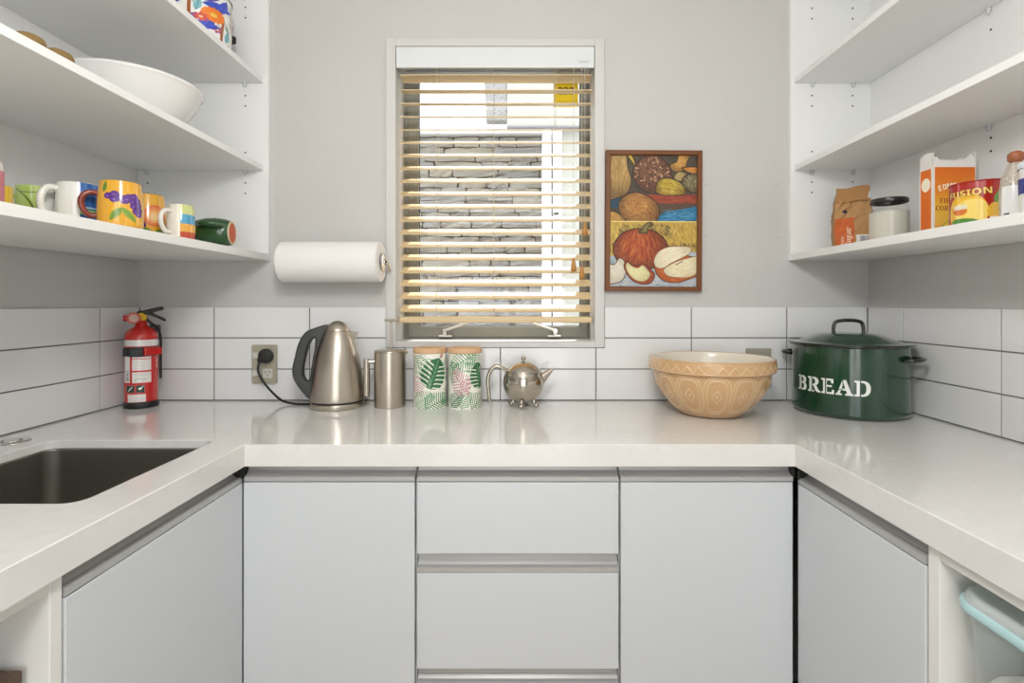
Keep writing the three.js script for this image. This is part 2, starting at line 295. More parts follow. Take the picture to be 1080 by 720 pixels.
// ---------------------------------------------------------------- base cabinets. Local axes: x along the front, z out of the front (face at z = 0)
const DT = 0.018, DOORTOP = 0.8124;
function railGeo(len, y0, y1) {      // aluminium finger channel: lip flush with the doors, hollow above it
  const lip = 0.0105, p = [[0, y0 + 0.001], [0, y0 + lip], [-0.003, y0 + lip + 0.0015], [-0.012, y0 + lip + 0.003], [-0.02, y0 + lip + 0.01], [-0.022, y1 - 0.004], [-0.018, y1 - 0.0012], [-0.006, y1 - 0.001], [-0.006, y1], [-0.0245, y1], [-0.0245, y0 + 0.001]];
  return poly(p.map(([a, b]) => [a, b]), len, 0).rotateY(-PI / 2).translate(len / 2, 0, 0);
}
function carcass(o, w, depth, x0 = -w / 2) {
  const x1 = x0 + w, t = 0.016, y0 = 0.12, y1 = APR - 0.001, zb = -depth, zf = -DT - 0.008;
  part('side_panel', bx(x0, x0 + t, y0, y1, zb, zf), mt.melamine, o); part('side_panel', bx(x1 - t, x1, y0, y1, zb, zf), mt.melamine, o);
  part('bottom_panel', bx(x0 + t, x1 - t, y0, y0 + t, zb, zf), mt.melamine, o); part('back_panel', bx(x0 + t, x1 - t, y0 + t, y1, zb, zb + 0.008), mt.melamine, o);
  part('plinth', bx(x0, x1, 0.0, y0, -0.07, -0.054), mt.melamine, o);
}
const front = (x0, x1, y0, y1) => rbox(x1 - x0, y1 - y0, DT, 0.0012, (x0 + x1) / 2, (y0 + y1) / 2, -DT / 2, 2);
const FZ = 0.5126, FL = -0.62, FR = 0.6275;
{
  // back run
  const mk = (label, cx, w, fronts) => {
    const o = thing('base_cabinet', label, 'cabinet', [cx, 0, FZ]);
    carcass(o, w, 0.49);
    part('finger_rail', railGeo(w - 0.002, DOORTOP, APR - 0.001), mt.alu, o);
    fronts(o, w); return o;
  };
  const a = mk('white base cabinet with one plain door left of the drawers', -0.4245, 0.387, (o, w) => part('door', front(-w / 2 - 0.0008, w / 2 - 0.0015, 0.125, DOORTOP - 0.0015), mt.door, o));
  mk('white base cabinet with stacked drawers below the window', 0, 0.457, (o, w) => {
    for (const [y0, y1] of [[0.650, DOORTOP - 0.0015], [0.391, 0.6065], [0.125, 0.3465]]) part('drawer', front(-w / 2 + 0.0015, w / 2 - 0.0015, y0, y1), mt.door, o);
    for (const [y0, y1] of [[0.607, 0.647], [0.347, 0.388]]) part('finger_rail', railGeo(w - 0.002, y0, y1), mt.alu, o);
  });
  const b = mk('white base cabinet with one plain door right of the drawers', 0.4265, 0.391, (o, w) => part('door', front(-w / 2 + 0.0015, w / 2 - 0.0015, 0.125, DOORTOP - 0.0015), mt.door, o));
  part('rail_end_cap', rbox(0.006, 0.026, 0.026, 0.002, -0.1965, 0.832, -0.014), mt.black, a);
  part('rail_end_cap', rbox(0.006, 0.026, 0.026, 0.002, 0.1985, 0.832, -0.014), mt.black, b);
  // left run (fronts look to +x) and right run (fronts look to -x)
  const l = thing('base_cabinet', 'white base cabinet with one plain door under the sink', 'cabinet', [FL, 0, 0], PI / 2);   // local x = -z
  { const w = 0.972 - 0.5135; const c = -(0.972 + 0.5135) / 2; carcass(l, 0.95, 0.6, -0.972); part('finger_rail', railGeo(w - 0.003, DOORTOP, APR - 0.001).translate(c, 0, 0), mt.alu, l); part('door', front(c - w / 2 + 0.002, c + w / 2 - 0.0005, 0.125, DOORTOP - 0.0015), mt.door, l); part('rail_end_cap', rbox(0.006, 0.026, 0.026, 0.002, c + w / 2 - 0.004, 0.832, -0.012), mt.black, l); }
  const r = thing('base_cabinet', 'white base cabinet with one plain door on the right run', 'cabinet', [FR, 0, 0], -PI / 2);   // local x = z
  { const z0 = 0.519, w = 0.885 - z0, c = (0.885 + z0) / 2; carcass(r, w, 0.5, c - w / 2); part('finger_rail', railGeo(w - 0.003, DOORTOP, APR - 0.001).translate(c, 0, 0), mt.alu, r); part('door', front(c - w / 2 + 0.002, c + w / 2 - 0.002, 0.125, DOORTOP - 0.0015), mt.door, r); part('rail_end_cap', rbox(0.006, 0.026, 0.026, 0.002, c - w / 2 + 0.004, 0.832, -0.012), mt.black, r); }
  // open-fronted units nearest the viewer
  const open = (label, pos, turn, c0, c1, post, depth) => {
    const o = thing('open_cabinet', label, 'cabinet', pos, turn), y1 = APR - 0.001;
    const [a0, a1] = [Math.min(c0, c1), Math.max(c0, c1)];
    part('side_panel', bx(a0, a0 + post, 0, y1, -depth, -0.002, 0.0015), mt.edge, o); part('side_panel', bx(a1 - post, a1, 0, y1, -depth, -0.002, 0.0015), mt.edge, o);
    part('top_panel', bx(a0 + post, a1 - post, y1 - 0.019, y1, -depth, -0.002, 0.0015), mt.edge, o);
    part('shelf', bx(a0 + post, a1 - post, 0.48, 0.498, -depth, -0.006, 0.0015), mt.melamine, o); part('bottom_panel', bx(a0 + post, a1 - post, 0.1, 0.118, -depth, -0.004), mt.melamine, o);
    part('back_panel', bx(a0 + post, a1 - post, 0.118, y1 - 0.019, -depth, -depth + 0.01), mt.melamine, o); return o;
  };
  open('open-fronted white shelf unit beside the sink cabinet', [FL, 0, 0], PI / 2, -0.973, -2.08, 0.019, 0.59);
  open('open-fronted white shelf unit holding the plastic tub', [FR, 0, 0], -PI / 2, 0.886, 2.08, 0.0215, 0.49);
}

// ---------------------------------------------------------------- wall shelves
const SH = [1.3525, 1.6407, 1.9204, 2.2004];      // undersides
const SHT = 0.019;
{
  const shelf = (label, x0, x1, xf, pegs, wallZ, holes, wallHoles, rightSide) => {
    // x0 = wall face, x1 = outer edge, xf = front edge of the inner shelves
    const o = thing('wall_shelf', label, 'shelf'), lo = Math.min(x0, x1), hi = Math.max(x0, x1), zE = 1.55, yT = 2.36, s = rightSide ? -1 : 1;
    part('end_panel', bx(lo, hi, SH[0], yT, 0.0005, 0.0165), mt.melamine, o); part('end_panel', bx(lo, hi, SH[0], yT, zE, zE + 0.016), mt.melamine, o);
    part('back_panel', rightSide ? bx(hi - 0.006, hi, SH[0] + SHT, yT, 0.0165, zE) : bx(lo, lo + 0.006, SH[0] + SHT, yT, 0.0165, zE), mt.melamine, o);
    SH.forEach((y, i) => { const e = i ? xf : x1; const w = rightSide ? x0 - 0.006 : x0 + 0.006; part('shelf_board', bx(Math.min(w, e), Math.max(w, e), y, y + (i ? 0.0175 : 0.021), 0.0165, zE, 0.001), i ? mt.melamine : mt.edge, o); });
    part('top_panel', bx(lo, hi, yT, yT + 0.016, 0.0005, zE + 0.016), mt.melamine, o);
    for (const x of pegs) for (const y of SH.slice(1)) part('shelf_pin', merge(cyl(0.0065, 0.003, 0.014, 14, x, y - 0.0072, 0.0225), cyl(0.005, 0.005, 0.008, 12).rotateX(PI / 2).translate(x, y - 0.007, 0.0205)), mt.peg, o);
    const X = rightSide ? x0 - 0.006 : x0 + 0.006;
    for (const y of SH.slice(1)) part('shelf_pin', merge(cyl(0.0065, 0.003, 0.014, 14, X - 0.006 * (rightSide ? 1 : -1), y - 0.0072, wallZ)), mt.peg, o);
    const hg = []; for (const [x, y] of holes) hg.push(cyl(0.0026, 0.0026, 0.002, 10).rotateX(PI / 2).translate(x, y, 0.0162));
    for (const y of wallHoles) hg.push(cyl(0.0026, 0.0026, 0.002, 10).rotateZ(PI / 2).translate(X, y, wallZ));
    const h = part('pin_hole', merge(...hg), mt.hole, o); h.userData.kind = 'stuff';
  };
  const Y = (py) => EYE + (319.5 - py) / 328, hl = (x, a) => a.map((py) => [x, Y(py)]);
  shelf('deep white wall shelves with mugs over the sink', XL, -0.802, -0.817, [-1.189, -0.875], 0.62, [...hl(-1.189, [193, 204, 101, 112]), ...hl(-0.875, [193, 204, 101, 112, 161, 8, 19])], [1.58, 1.61], false);
  shelf('narrow white wall shelves with dry goods over the bread bin', XR, 0.877, 0.889, [0.945, 1.076], 0.442, [...hl(0.945, [9, 20, 101, 112, 160, 192, 203]), ...hl(1.076, [9, 20, 101, 112, 192, 203])], [1.924 - 0.055, 1.6407 - 0.03, 1.6407 - 0.062, 1.924 + 0.01], true);
}

// ---------------------------------------------------------------- venetian blind
{
  const o = thing('venetian_blind', 'honey wood venetian blind with white valance in the window', 'blind', [0, 0, 0]);
  const x0 = WIN.x0 + 0.006, x1 = WIN.x1 - 0.005, wm = M('#ffffff', 0.38, { map: woodTex('#e2cda4', '#b48d56', [1, 1]) });
  part('valance', rbox(x1 - x0 + 0.008, 0.0685, 0.010, 0.003, (x0 + x1) / 2 - 0.0005, 2.0085, 0.006, 2), mt.valance, o);
  part('maker_mark', box(0.032, 0.006, 0.0004, 0.213, 1.993, 0.0112), M([0.55, 0.57, 0.58], 0.4), o);
  const hr = part('headrail', bx(x0 + 0.004, x1 - 0.004, 1.983, 2.03, -0.062, -0.006, 0.003), M([0.62, 0.63, 0.60], 0.4), o);
  part('tilt_rod', rod([x0 + 0.02, 1.976, -0.02], [x1 - 0.02, 1.976, -0.02], 0.0022), M([0.3, 0.31, 0.33], 0.4, { metalness: 0.7 }), o);
  const L = [-0.264, -0.079, 0.124], SLW = 0.05, Z = -0.034;
  const slatGeo = (() => { // gently crowned slat
    const p = []; for (let i = 0; i <= 8; i++) { const u = -SLW / 2 + SLW * i / 8; p.push([u, 0.0016 + 0.0011 * (1 - (2 * u / SLW) ** 2)]); }
    for (let i = 8; i >= 0; i--) { const u = -SLW / 2 + SLW * i / 8; p.push([u, -0.0014 + 0.0011 * (1 - (2 * u / SLW) ** 2)]); }
    const g = poly(p, x1 - x0 - 0.006, 0).rotateY(PI / 2); g.translate(x0 + 0.003, 0, 0); return g; })();
  { const p = slatGeo.attributes.position, u = slatGeo.attributes.uv; for (let i = 0; i < p.count; i++) u.setXY(i, p.getX(i) * 1.4, p.getZ(i) * 6 + p.getY(i) * 4); }
  const ys = []; for (let i = 0; i < 19; i++) ys.push(1.957 - i * 0.0422);
  ys.forEach((y, i) => { const a = i == 0 ? -6 : i < 6 ? 6 + i * 3.4 : 25; part('slat', slatGeo, wm, o, [0, y, Z], [a * PI / 180, 0, 0]); });
  part('bottom_rail', rbox(x1 - x0 - 0.002, 0.020, 0.05, 0.005, (x0 + x1) / 2, 1.1605, Z, 2), wm, o);
  const cm = M([0.55, 0.52, 0.46], 0.8);
  for (const x of L) {
    const lad = part('ladder_cord', merge(rod([x, 1.98, Z + 0.026], [x, 1.165, Z + 0.026], 0.0008, 6), rod([x, 1.98, Z - 0.026], [x, 1.165, Z - 0.026], 0.0008, 6)), cm, o);
  }
  part('lift_cord', tube([[L[1], 1.2, 0.0], [L[1] + 0.004, 1.19, 0.004], [L[1] + 0.01, 1.175, 0.001]], 0.0008, 12, 6), cm, o);
  part('lift_cord', tube([[L[2], 1.215, 0.0], [L[2] + 0.012, 1.195, 0.004], [L[2] + 0.013, 1.178, 0.001]], 0.0008, 12, 6), cm, o);
  const tas = lathe([[0.0015, 0.022], [0.004, 0.021], [0.005, 0.012], [0.009, -0.008], [0.0095, -0.015], [0.007, -0.021], [0, -0.022]], 20);
  const tw = M('#b5803c', 0.4);
  for (const [x, y] of [[0.180, 1.338], [0.207, 1.314], [0.2165, 1.453]]) {
    const c = part('pull_cord', rod([x, 1.974, 0.0135], [x, y + 0.02, 0.0135], 0.0009, 6), cm, o);
    part('tassel', tas, tw, c, [x, y, 0.0135]);
  }
  const st = thing('glass_sticker', 'yellow numbered sticker at top right of the window glass', 'sticker', [0.168, 1.945, -0.129]);
  const tx = canvasTex(256, 256, (g, w, h) => { g.fillStyle = '#f6d400'; g.fillRect(0, 0, w, h); g.fillStyle = '#7a5a10'; g.font = 'bold 104px sans-serif'; g.textAlign = 'center'; g.fillText('222', w / 2, 132); });
  const sg = box(0.086, 0.09, 0.0006); part('print', sg, M('#ffffff', 0.5, { map: tx }), st);
}

// ---------------------------------------------------------------- fire extinguisher
{
  const X = -1.150, Z = 0.098, o = thing('fire_extinguisher', 'small red fire extinguisher with black levers in the worktop corner', 'extinguisher', [X, TOP, Z], facing(X, Z));
  const r = 0.0425;
  const tx = canvasTex(1024, 1024, (g, w, h) => {
    g.fillStyle = '#c8201c'; g.fillRect(0, 0, w, h);
    const cx = w / 2, U = w / (2 * PI * r), Yp = (y) => h - (y / 0.215) * h, Xp = (x) => cx + Math.asin(Math.max(-1, Math.min(1, x / r))) * r * U;
    const rect = (x0, x1, y0, y1, c) => { g.fillStyle = c; g.fillRect(Xp(x0), Yp(y1), Xp(x1) - Xp(x0), Yp(y0) - Yp(y1)); };
    rect(-0.0424, 0.0424, 0.186, 0.205, '#e9e7e4');
    rect(-0.0405, -0.028, 0.078, 0.157, '#ecebe8'); rect(-0.0225, 0.024, 0.149, 0.155, '#efdedb'); rect(-0.0225, 0.024, 0.114, 0.147, '#eeeae6'); rect(-0.0225, 0.024, 0.077, 0.109, '#eeeae6');
    rect(-0.036, -0.0165, 0.048, 0.07, '#20302b'); rect(-0.0125, 0.008, 0.048, 0.07, '#17352b');
    rect(-0.033, 0.011, 0.02, 0.043, '#eeeae6');
    g.save(); g.translate(Xp(-0.031), Yp(0.082)); g.rotate(-PI / 2); g.fillStyle = '#151515'; g.font = 'italic bold 50px sans-serif'; g.fillText('QUELL', 0, 0); g.restore();
    g.strokeStyle = '#b9a09b'; g.lineWidth = 3; for (const y of [0.141, 0.136, 0.131, 0.126, 0.12, 0.104, 0.1, 0.039, 0.034, 0.029, 0.025]) { g.beginPath(); g.moveTo(Xp(y < 0.045 ? -0.03 : -0.02), Yp(y)); g.lineTo(Xp(y < 0.045 ? 0.008 : 0.021), Yp(y)); g.stroke(); }
    g.strokeStyle = '#5d5d6a'; g.lineWidth = 4; g.beginPath(); g.moveTo(Xp(-0.016), Yp(0.083)); g.bezierCurveTo(Xp(-0.005), Yp(0.1), Xp(0.002), Yp(0.08), Xp(0.012), Yp(0.09)); g.stroke();
    g.strokeStyle = '#f2f2ee'; g.fillStyle = '#f2f2ee'; g.lineWidth = 12; g.beginPath(); g.moveTo(Xp(-0.031), Yp(0.053)); g.lineTo(Xp(-0.022), Yp(0.066)); g.stroke(); g.beginPath(); g.arc(Xp(-0.003), Yp(0.06), 18, 0, 7); g.fill(); g.beginPath(); g.moveTo(Xp(-0.003), Yp(0.06)); g.lineTo(Xp(0.005), Yp(0.067)); g.stroke();
    g.strokeStyle = '#f0c8c4'; g.lineWidth = 2; g.strokeRect(Xp(-0.036), Yp(0.07), Xp(-0.0165) - Xp(-0.036), Yp(0.048) - Yp(0.07)); g.strokeRect(Xp(-0.0125), Yp(0.07), Xp(0.008) - Xp(-0.0125), Yp(0.048) - Yp(0.07));
    g.fillStyle = '#eec9c4'; g.font = 'bold 40px sans-serif'; g.save(); g.translate(Xp(0.037), Yp(0.17)); g.rotate(PI / 2); g.fillText('FIRE 1kg ABE', 0, 0); g.restore();
  });
  const red = M('#ffffff', 0.25, { map: tx, clearcoat: 0.6, clearcoatRoughness: 0.08 }), redP = M('#c8201c', 0.25, { clearcoat: 0.6 });
  part('cylinder', lathe([[r, 0.0], [r, 0.06], [r, 0.12], [r, 0.17], [r, 0.205], [r, 0.215]], 72, true), red, o, null, [0, -PI, 0]);
  part('shoulder', lathe([[r, 0.215], [r * 0.97, 0.222], [r * 0.86, 0.231], [r * 0.65, 0.239], [r * 0.42, 0.244], [0.014, 0.252], [0.013, 0.262], [0, 0.262]], 56), redP, o);
  part('boot', lathe([[0, 0.0], [r + 0.002, 0.0], [r + 0.003, 0.004], [r + 0.003, 0.017], [r, 0.019]], 56), mt.black, o);
  const st = part('strap', lathe([[r, 0.156], [r + 0.003, 0.157], [r + 0.003, 0.181], [r, 0.182]], 56), mt.black, o);
  part('buckle', rbox(0.052, 0.022, 0.014, 0.003, 0.0, 0, 0), redP, st, [0.027, 0.1695, 0.036], [0, 0.6, 0]); part('clip', rbox(0.036, 0.028, 0.01, 0.003), mt.black, st, [-0.012, 0.1695, 0.0435], [0, -0.15, 0]);
  part('valve', merge(cyl(0.011, 0.012, 0.026, 20, 0.0, 0.272, 0), rbox(0.02, 0.016, 0.02, 0.003, 0.004, 0.272, 0)), M('#c9a227', 0.3, { metalness: 0.6 }), o);
  const ga = part('gauge', cyl(0.017, 0.017, 0.016, 28).rotateX(PI / 2), M('#d05a50', 0.15, { clearcoat: 1 }), o, [-0.017, 0.27, 0.014], [0, -0.25, 0]);
  part('dial', cyl(0.0115, 0.0115, 0.002, 24).rotateX(PI / 2), M('#d9b3a6', 0.2), ga, [0, 0, 0.0085]);
  part('nozzle', cyl(0.009, 0.010, 0.018, 20).rotateZ(PI / 2), M('#c01f1c', 0.3), o, [-0.036, 0.27, 0.006]);
  part('carry_lever', poly(smoothPath([[-0.012, 0.283], [0.012, 0.281], [0.04, 0.269], [0.06, 0.258], [0.062, 0.264], [0.04, 0.279], [0.015, 0.291], [-0.01, 0.29]]), 0.016, 0.002).translate(0, 0, -0.008), mt.black, o);
  part('squeeze_lever', poly(smoothPath([[-0.016, 0.282], [0.0, 0.291], [0.03, 0.3], [0.054, 0.304], [0.056, 0.297], [0.034, 0.288], [0.012, 0.282]]), 0.018, 0.002).translate(0, 0, -0.009), mt.black, o);
  part('hose', tube([[0.012, 0.268, 0], [0.024, 0.254, 0], [0.04, 0.24, -0.006], [0.048, 0.215, -0.01], [0.049, 0.15, -0.012], [0.049, 0.08, -0.014]], 0.0035, 40, 8), mt.black, o);
  part('bracket', merge(rbox(0.03, 0.02, 0.05, 0.003, 0.034, 0.237, -0.03), rbox(0.012, 0.2, 0.006, 0.002, 0.02, 0.12, -0.0475)), mt.black, o);
}

// ---------------------------------------------------------------- sockets and cord
function socket(label, x, y) {
  const o = thing('power_socket', label, 'socket', [x, y, 0.0077]), pm = M([0.40, 0.37, 0.28], 0.4), sm = M([0.62, 0.60, 0.54], 0.35);
  part('face_plate', rbox(0.08, 0.124, 0.011, 0.004, 0, 0, 0.0055, 2), pm, o);
  for (const s of [-1, 1]) { part('rocker_switch', rbox(0.018, 0.018, 0.005, 0.0015, -0.026, s * 0.029, 0.012), sm, o); const q = part('outlet', rbox(0.031, 0.03, 0.003, 0.001, 0.013, s * 0.029, 0.0115), sm, o); for (const a of [-1, 0, 1]) part('slot', rbox(0.0022, 0.007, 0.0008, 0.0002), mt.hole, q, [0.013 + a * 0.007, s * 0.029 + (a ? 0.004 : -0.005), 0.0132], [0, 0, a * 0.5]); }
  return o;
}
let kettleCord;
socket('beige double power socket with black plug beside the kettle', -0.815, 1.019);
{ const o = thing('blank_plate', 'plain taupe wall plate on the tiles behind the mixing bowl', 'wall plate', [0.775, 1.008, 0.0077]), pm = M([0.36, 0.34, 0.27], 0.4); part('face_plate', rbox(0.08, 0.124, 0.012, 0.004, 0, 0, 0.006, 2), pm, o); for (const s of [-1, 1]) part('screw_cap', cyl(0.004, 0.004, 0.002, 14).rotateX(PI / 2), pm, o, [0, s * 0.04, 0.0125]); }
{
  kettleCord = (o) => { const c = [-0.802, 1.047, 0.024];
  part('plug', merge(lathe([[0, 0.022], [0.014, 0.022], [0.02, 0.019], [0.0235, 0.012], [0.0235, 0.004], [0.021, 0.0]], 36).rotateX(PI / 2).translate(...c), rbox(0.02, 0.016, 0.012, 0.004, c[0] - 0.014, c[1] - 0.012, c[2] + 0.012)).translate(0.5495, -TOP, -0.1), mt.black, o);
  const cord = part('cord', tube([[-0.82, 1.03, 0.036], [-0.823, 1.005, 0.04], [-0.808, 0.975, 0.045], [-0.775, 0.94, 0.055], [-0.735, 0.912, 0.066], [-0.695, 0.9045, 0.076], [-0.65, 0.9045, 0.088], [-0.629, 0.9055, 0.094]], 0.0038, 70, 10).translate(0.5495, -TOP, -0.1), mt.black, o); };
}

// ---------------------------------------------------------------- kettle
{
  const X = -0.5495, Z = 0.1, o = thing('kettle', 'brushed steel electric kettle with big dark grey handle', 'kettle', [X, TOP, Z]); kettleCord(o);
  const base = part('base_plate', lathe([[0, 0], [0.076, 0], [0.0785, 0.002], [0.0785, 0.015], [0.0765, 0.0175], [0, 0.0175]], 80), mt.steel, o);
  part('base_gap', lathe([[0.0755, 0.0172], [0.0755, 0.0225]], 64), mt.dark, o);
  const prof = new THREE.SplineCurve([[0.0772, 0.022], [0.0785, 0.027], [0.0778, 0.045], [0.0738, 0.086], [0.0678, 0.130], [0.0588, 0.174], [0.047, 0.21], [0.0372, 0.231]].map((p) => new THREE.Vector2(...p))).getPoints(50).map((p) => [p.x, p.y]);
  part('body', lathe([[0, 0.022], ...prof], 96), mt.steel, o);
  part('lid', lathe([[0.0362, 0.231], [0.0372, 0.2325], [0.0345, 0.2385], [0.029, 0.247], [0.02, 0.2555], [0.01, 0.26], [0, 0.2615]], 72), mt.steel, o);
  const k = 2260 / 0.95, P = (zx, zy) => [zx / 2260 * 0.95 - 0.1542, 0.285 - zy / 2260];
  const outer = smoothPath([[300, 80], [220, 98], [150, 130], [105, 200], [78, 300], [62, 380], [70, 440], [112, 512], [168, 575], [212, 605], [262, 606], [268, 560], [275, 470], [300, 300], [318, 190], [322, 110]].map((p) => P(...p)), 90);
  const hole = smoothPath([[213, 166], [190, 185], [165, 240], [146, 315], [134, 395], [140, 435], [158, 458], [178, 452], [186, 400], [200, 310], [216, 220]].map((p) => P(...p)), 60).reverse();
  part('handle', poly(outer, 0.034, 0.006, [hole], 3).translate(0, 0, -0.017), M([0.035, 0.036, 0.036], 0.42), o, null, [0, 0.18, 0]);
  part('water_gauge', tube([[...P(262, 190), 0.0165], [...P(246, 300), 0.0185], [...P(232, 440), 0.0185]], 0.0055, 24, 10), M([0.06, 0.07, 0.08], 0.08, { clearcoat: 1 }), o, null, [0, 0.18, 0]);
  const q = []; for (const s of [-1, 1]) q.push(V(0.037, 0.229, s * 0.017), V(0.049, 0.196, s * 0.010), V(0.030, 0.2, s * 0.016), V(0.062, 0.2275, s * 0.005), V(0.030, 0.23, s * 0.017));
  part('spout', new ConvexGeometry(q), mt.steel, o);
  part('power_switch', rbox(0.022, 0.006, 0.014, 0.002, -0.088, 0.027, 0.012), M([0.6, 0.62, 0.6], 0.2), o);
}

// ---------------------------------------------------------------- coffee press
{
  const o = thing('coffee_press', 'brushed steel coffee press with raised plunger rod', 'coffee press', [-0.3914, TOP, 0.095]);
  part('body', lathe([[0, 0.0], [0.0455, 0.0], [0.0465, 0.0015], [0.0465, 0.165], [0.0458, 0.1665], [0.044, 0.1665], [0.044, 0.15]], 72), mt.steel, o);
  part('lid', lathe([[0.0463, 0.167], [0.0466, 0.169], [0.045, 0.172], [0.03, 0.1735], [0.006, 0.175], [0, 0.175]], 64), mt.steel, o);
  const r = part('plunger_rod', rod([0.004, 0.172, 0], [0.004, 0.262, 0], 0.0028), mt.steel, o);
  part('plunger_knob', merge(rod([-0.016, 0.263, 0], [0.024, 0.263, 0], 0.0038, 14), cyl(0.006, 0.004, 0.01, 16, 0.004, 0.258, 0)), mt.steel, r);
  part('handle', merge(rod([-0.066, 0.035, 0.018], [-0.066, 0.147, 0.018], 0.0095, 20), rod([-0.06, 0.138, 0.018], [-0.036, 0.138, 0.012], 0.007, 16)), mt.steel, o);
  part('spout', new ConvexGeometry([V(0.044, 0.168, 0.008), V(0.044, 0.168, -0.008), V(0.0455, 0.15, 0), V(0.057, 0.167, 0), V(0.044, 0.172, 0)]), mt.steel, o);
}

// ---------------------------------------------------------------- leaf print canisters
function frond(g, x, y, len, ang, col, wid, n = 13, bend = 0.35) {
  g.save(); g.translate(x, y); g.rotate(ang); g.strokeStyle = col; g.lineCap = 'round';
  let px = 0, py = 0; g.lineWidth = wid * 0.6; g.beginPath(); g.moveTo(0, 0);
  const pts = []; for (let i = 0; i <= n; i++) { const t = i / n; pts.push([t * len, bend * len * t * t * 0.5]); g.lineTo(...pts[i]); } g.stroke();
  for (let i = 1; i < n; i++) { const l = len * 0.5 * (1 - 0.75 * i / n) * (0.6 + 0.4 * Math.min(1, i / 3)); for (const s of [-1, 1]) { g.lineWidth = wid; g.beginPath(); g.moveTo(...pts[i]); g.quadraticCurveTo(pts[i][0] + l * 0.2, pts[i][1] + s * l * 0.45, pts[i][0] + l * 0.55, pts[i][1] + s * l * 0.95); g.stroke(); } }
  g.restore();
}
function monstera(g, x, y, R, ang, col, vein) {
  g.save(); g.translate(x, y); g.rotate(ang); g.fillStyle = col;
  g.beginPath(); g.moveTo(0, R * 0.9); g.bezierCurveTo(R * 1.25, R * 0.8, R * 1.05, -R * 0.7, 0, -R * 1.1); g.bezierCurveTo(-R * 1.05, -R * 0.7, -R * 1.25, R * 0.8, 0, R * 0.9); g.fill();
  g.strokeStyle = '#eceade'; g.lineCap = 'round';
  for (const s of [-1, 1]) for (let i = 0; i < 6; i++) { const t = -0.65 + i * 0.27; g.lineWidth = R * 0.085; g.beginPath(); g.moveTo(s * R * 0.22, R * t + R * 0.08); g.quadraticCurveTo(s * R * 0.6, R * (t - 0.06), s * R * 1.15, R * (t - 0.28 + i * 0.06)); g.stroke(); }
  g.strokeStyle = vein; g.lineWidth = R * 0.035; g.beginPath(); g.moveTo(0, R * 0.9); g.lineTo(0, -R); g.stroke();
  for (const s of [-1, 1]) for (let i = 0; i < 6; i++) { const t = -0.55 + i * 0.27; g.lineWidth = R * 0.02; g.beginPath(); g.moveTo(0, R * t + R * 0.12); g.lineTo(s * R * 0.8, R * (t - 0.22)); g.stroke(); }
  g.restore();
}
for (const [x, label, kind] of [[-0.2680, 'leaf-print canister with wooden lid showing one large green monstera leaf', 0], [-0.1610, 'leaf-print canister with wooden lid showing a pink palm frond', 1]]) {
  const Z = 0.095, o = thing('canister', label, 'canister', [x, TOP, Z], facing(x, Z), 'leaf-print canisters');
  const tx = canvasTex(1024, 512, (g, w, h) => {      // the front is the middle of the sheet; half a turn = 512 px, height 0.164 m
    g.fillStyle = '#eceade'; g.fillRect(0, 0, w, h);
    const G1 = '#4f8a5c', G2 = '#2f6a42', G3 = '#6fa079', P1 = '#c79aa0', rep = kind ? 110 : 0;
    for (const off of [-w, 0, w]) {
      const q = (x) => x + off;
      if (!kind) {
        for (let i = 0; i < 2; i++) frond(g, q(330 + i * 130), 10 + i * 8, 260, 0.9 + i * 0.35, i % 2 ? G3 : G1, 8, 11);
        frond(g, q(350), 170, 230, 1.35, P1, 9, 10, 0.1); frond(g, q(700), 20, 240, 1.3, G3, 8, 10);
        frond(g, q(330), 500, 240, -0.7, G3, 8, 11); frond(g, q(450), 520, 280, -0.55, G1, 9, 12); frond(g, q(690), 520, 220, -1.5, G3, 8, 10);
        g.strokeStyle = '#b98378'; g.lineWidth = 26; g.beginPath(); g.moveTo(q(640), 0); g.lineTo(q(615), 40); g.stroke();
        monstera(g, q(545), 195, 150, 0.35, G2, '#86b08b');
      } else {
        frond(g, q(640), -10, 320, 2.75, G1, 9, 12, -0.3); frond(g, q(540), -20, 270, 1.0, G3, 8, 11);
        frond(g, q(350), 60, 220, 1.2, G1, 8, 10);
        frond(g, q(350), 510, 200, -1.0, G2, 9, 10); frond(g, q(470), 520, 190, -1.25, G3, 8, 9); frond(g, q(560), 520, 250, -0.7, G1, 8, 11);
        
        frond(g, q(560), 385, 280, -2.3, P1, 12, 10, 0.25); frond(g, q(470), 350, 150, -0.9, P1, 10, 7, 0.1);
        monstera(g, q(665), 215, 125, -0.25, G2, '#86b08b');
      }
      monstera(g, q(120), 300, 110, 0.8, G2, '#86b08b'); frond(g, q(180), 60, 200, 1.6, G3, 12); frond(g, q(900), 480, 220, -1.5, G1, 12); frond(g, q(850), 120, 180, 0.9, P1, 13);
    }
  });
  part('body', lathe([[0.0508, 0.0], [0.0508, 0.05], [0.0508, 0.1], [0.0508, 0.164]], 72, true), M('#ffffff', 0.22, { map: tx, clearcoat: 0.5, clearcoatRoughness: 0.1 }), o, null, [0, PI, 0]);
  part('foot', lathe([[0, 0.0003], [0.0485, 0.0003], [0.0508, 0.003]], 64), mt.white, o);
  part('lid', lathe([[0, 0.1645], [0.0512, 0.1645], [0.052, 0.166], [0.052, 0.1785], [0.051, 0.18], [0, 0.18]], 64), M('#ffffff', 0.55, { map: woodTex('#deb78f', '#a87a50', [2, 2]) }), o);
}

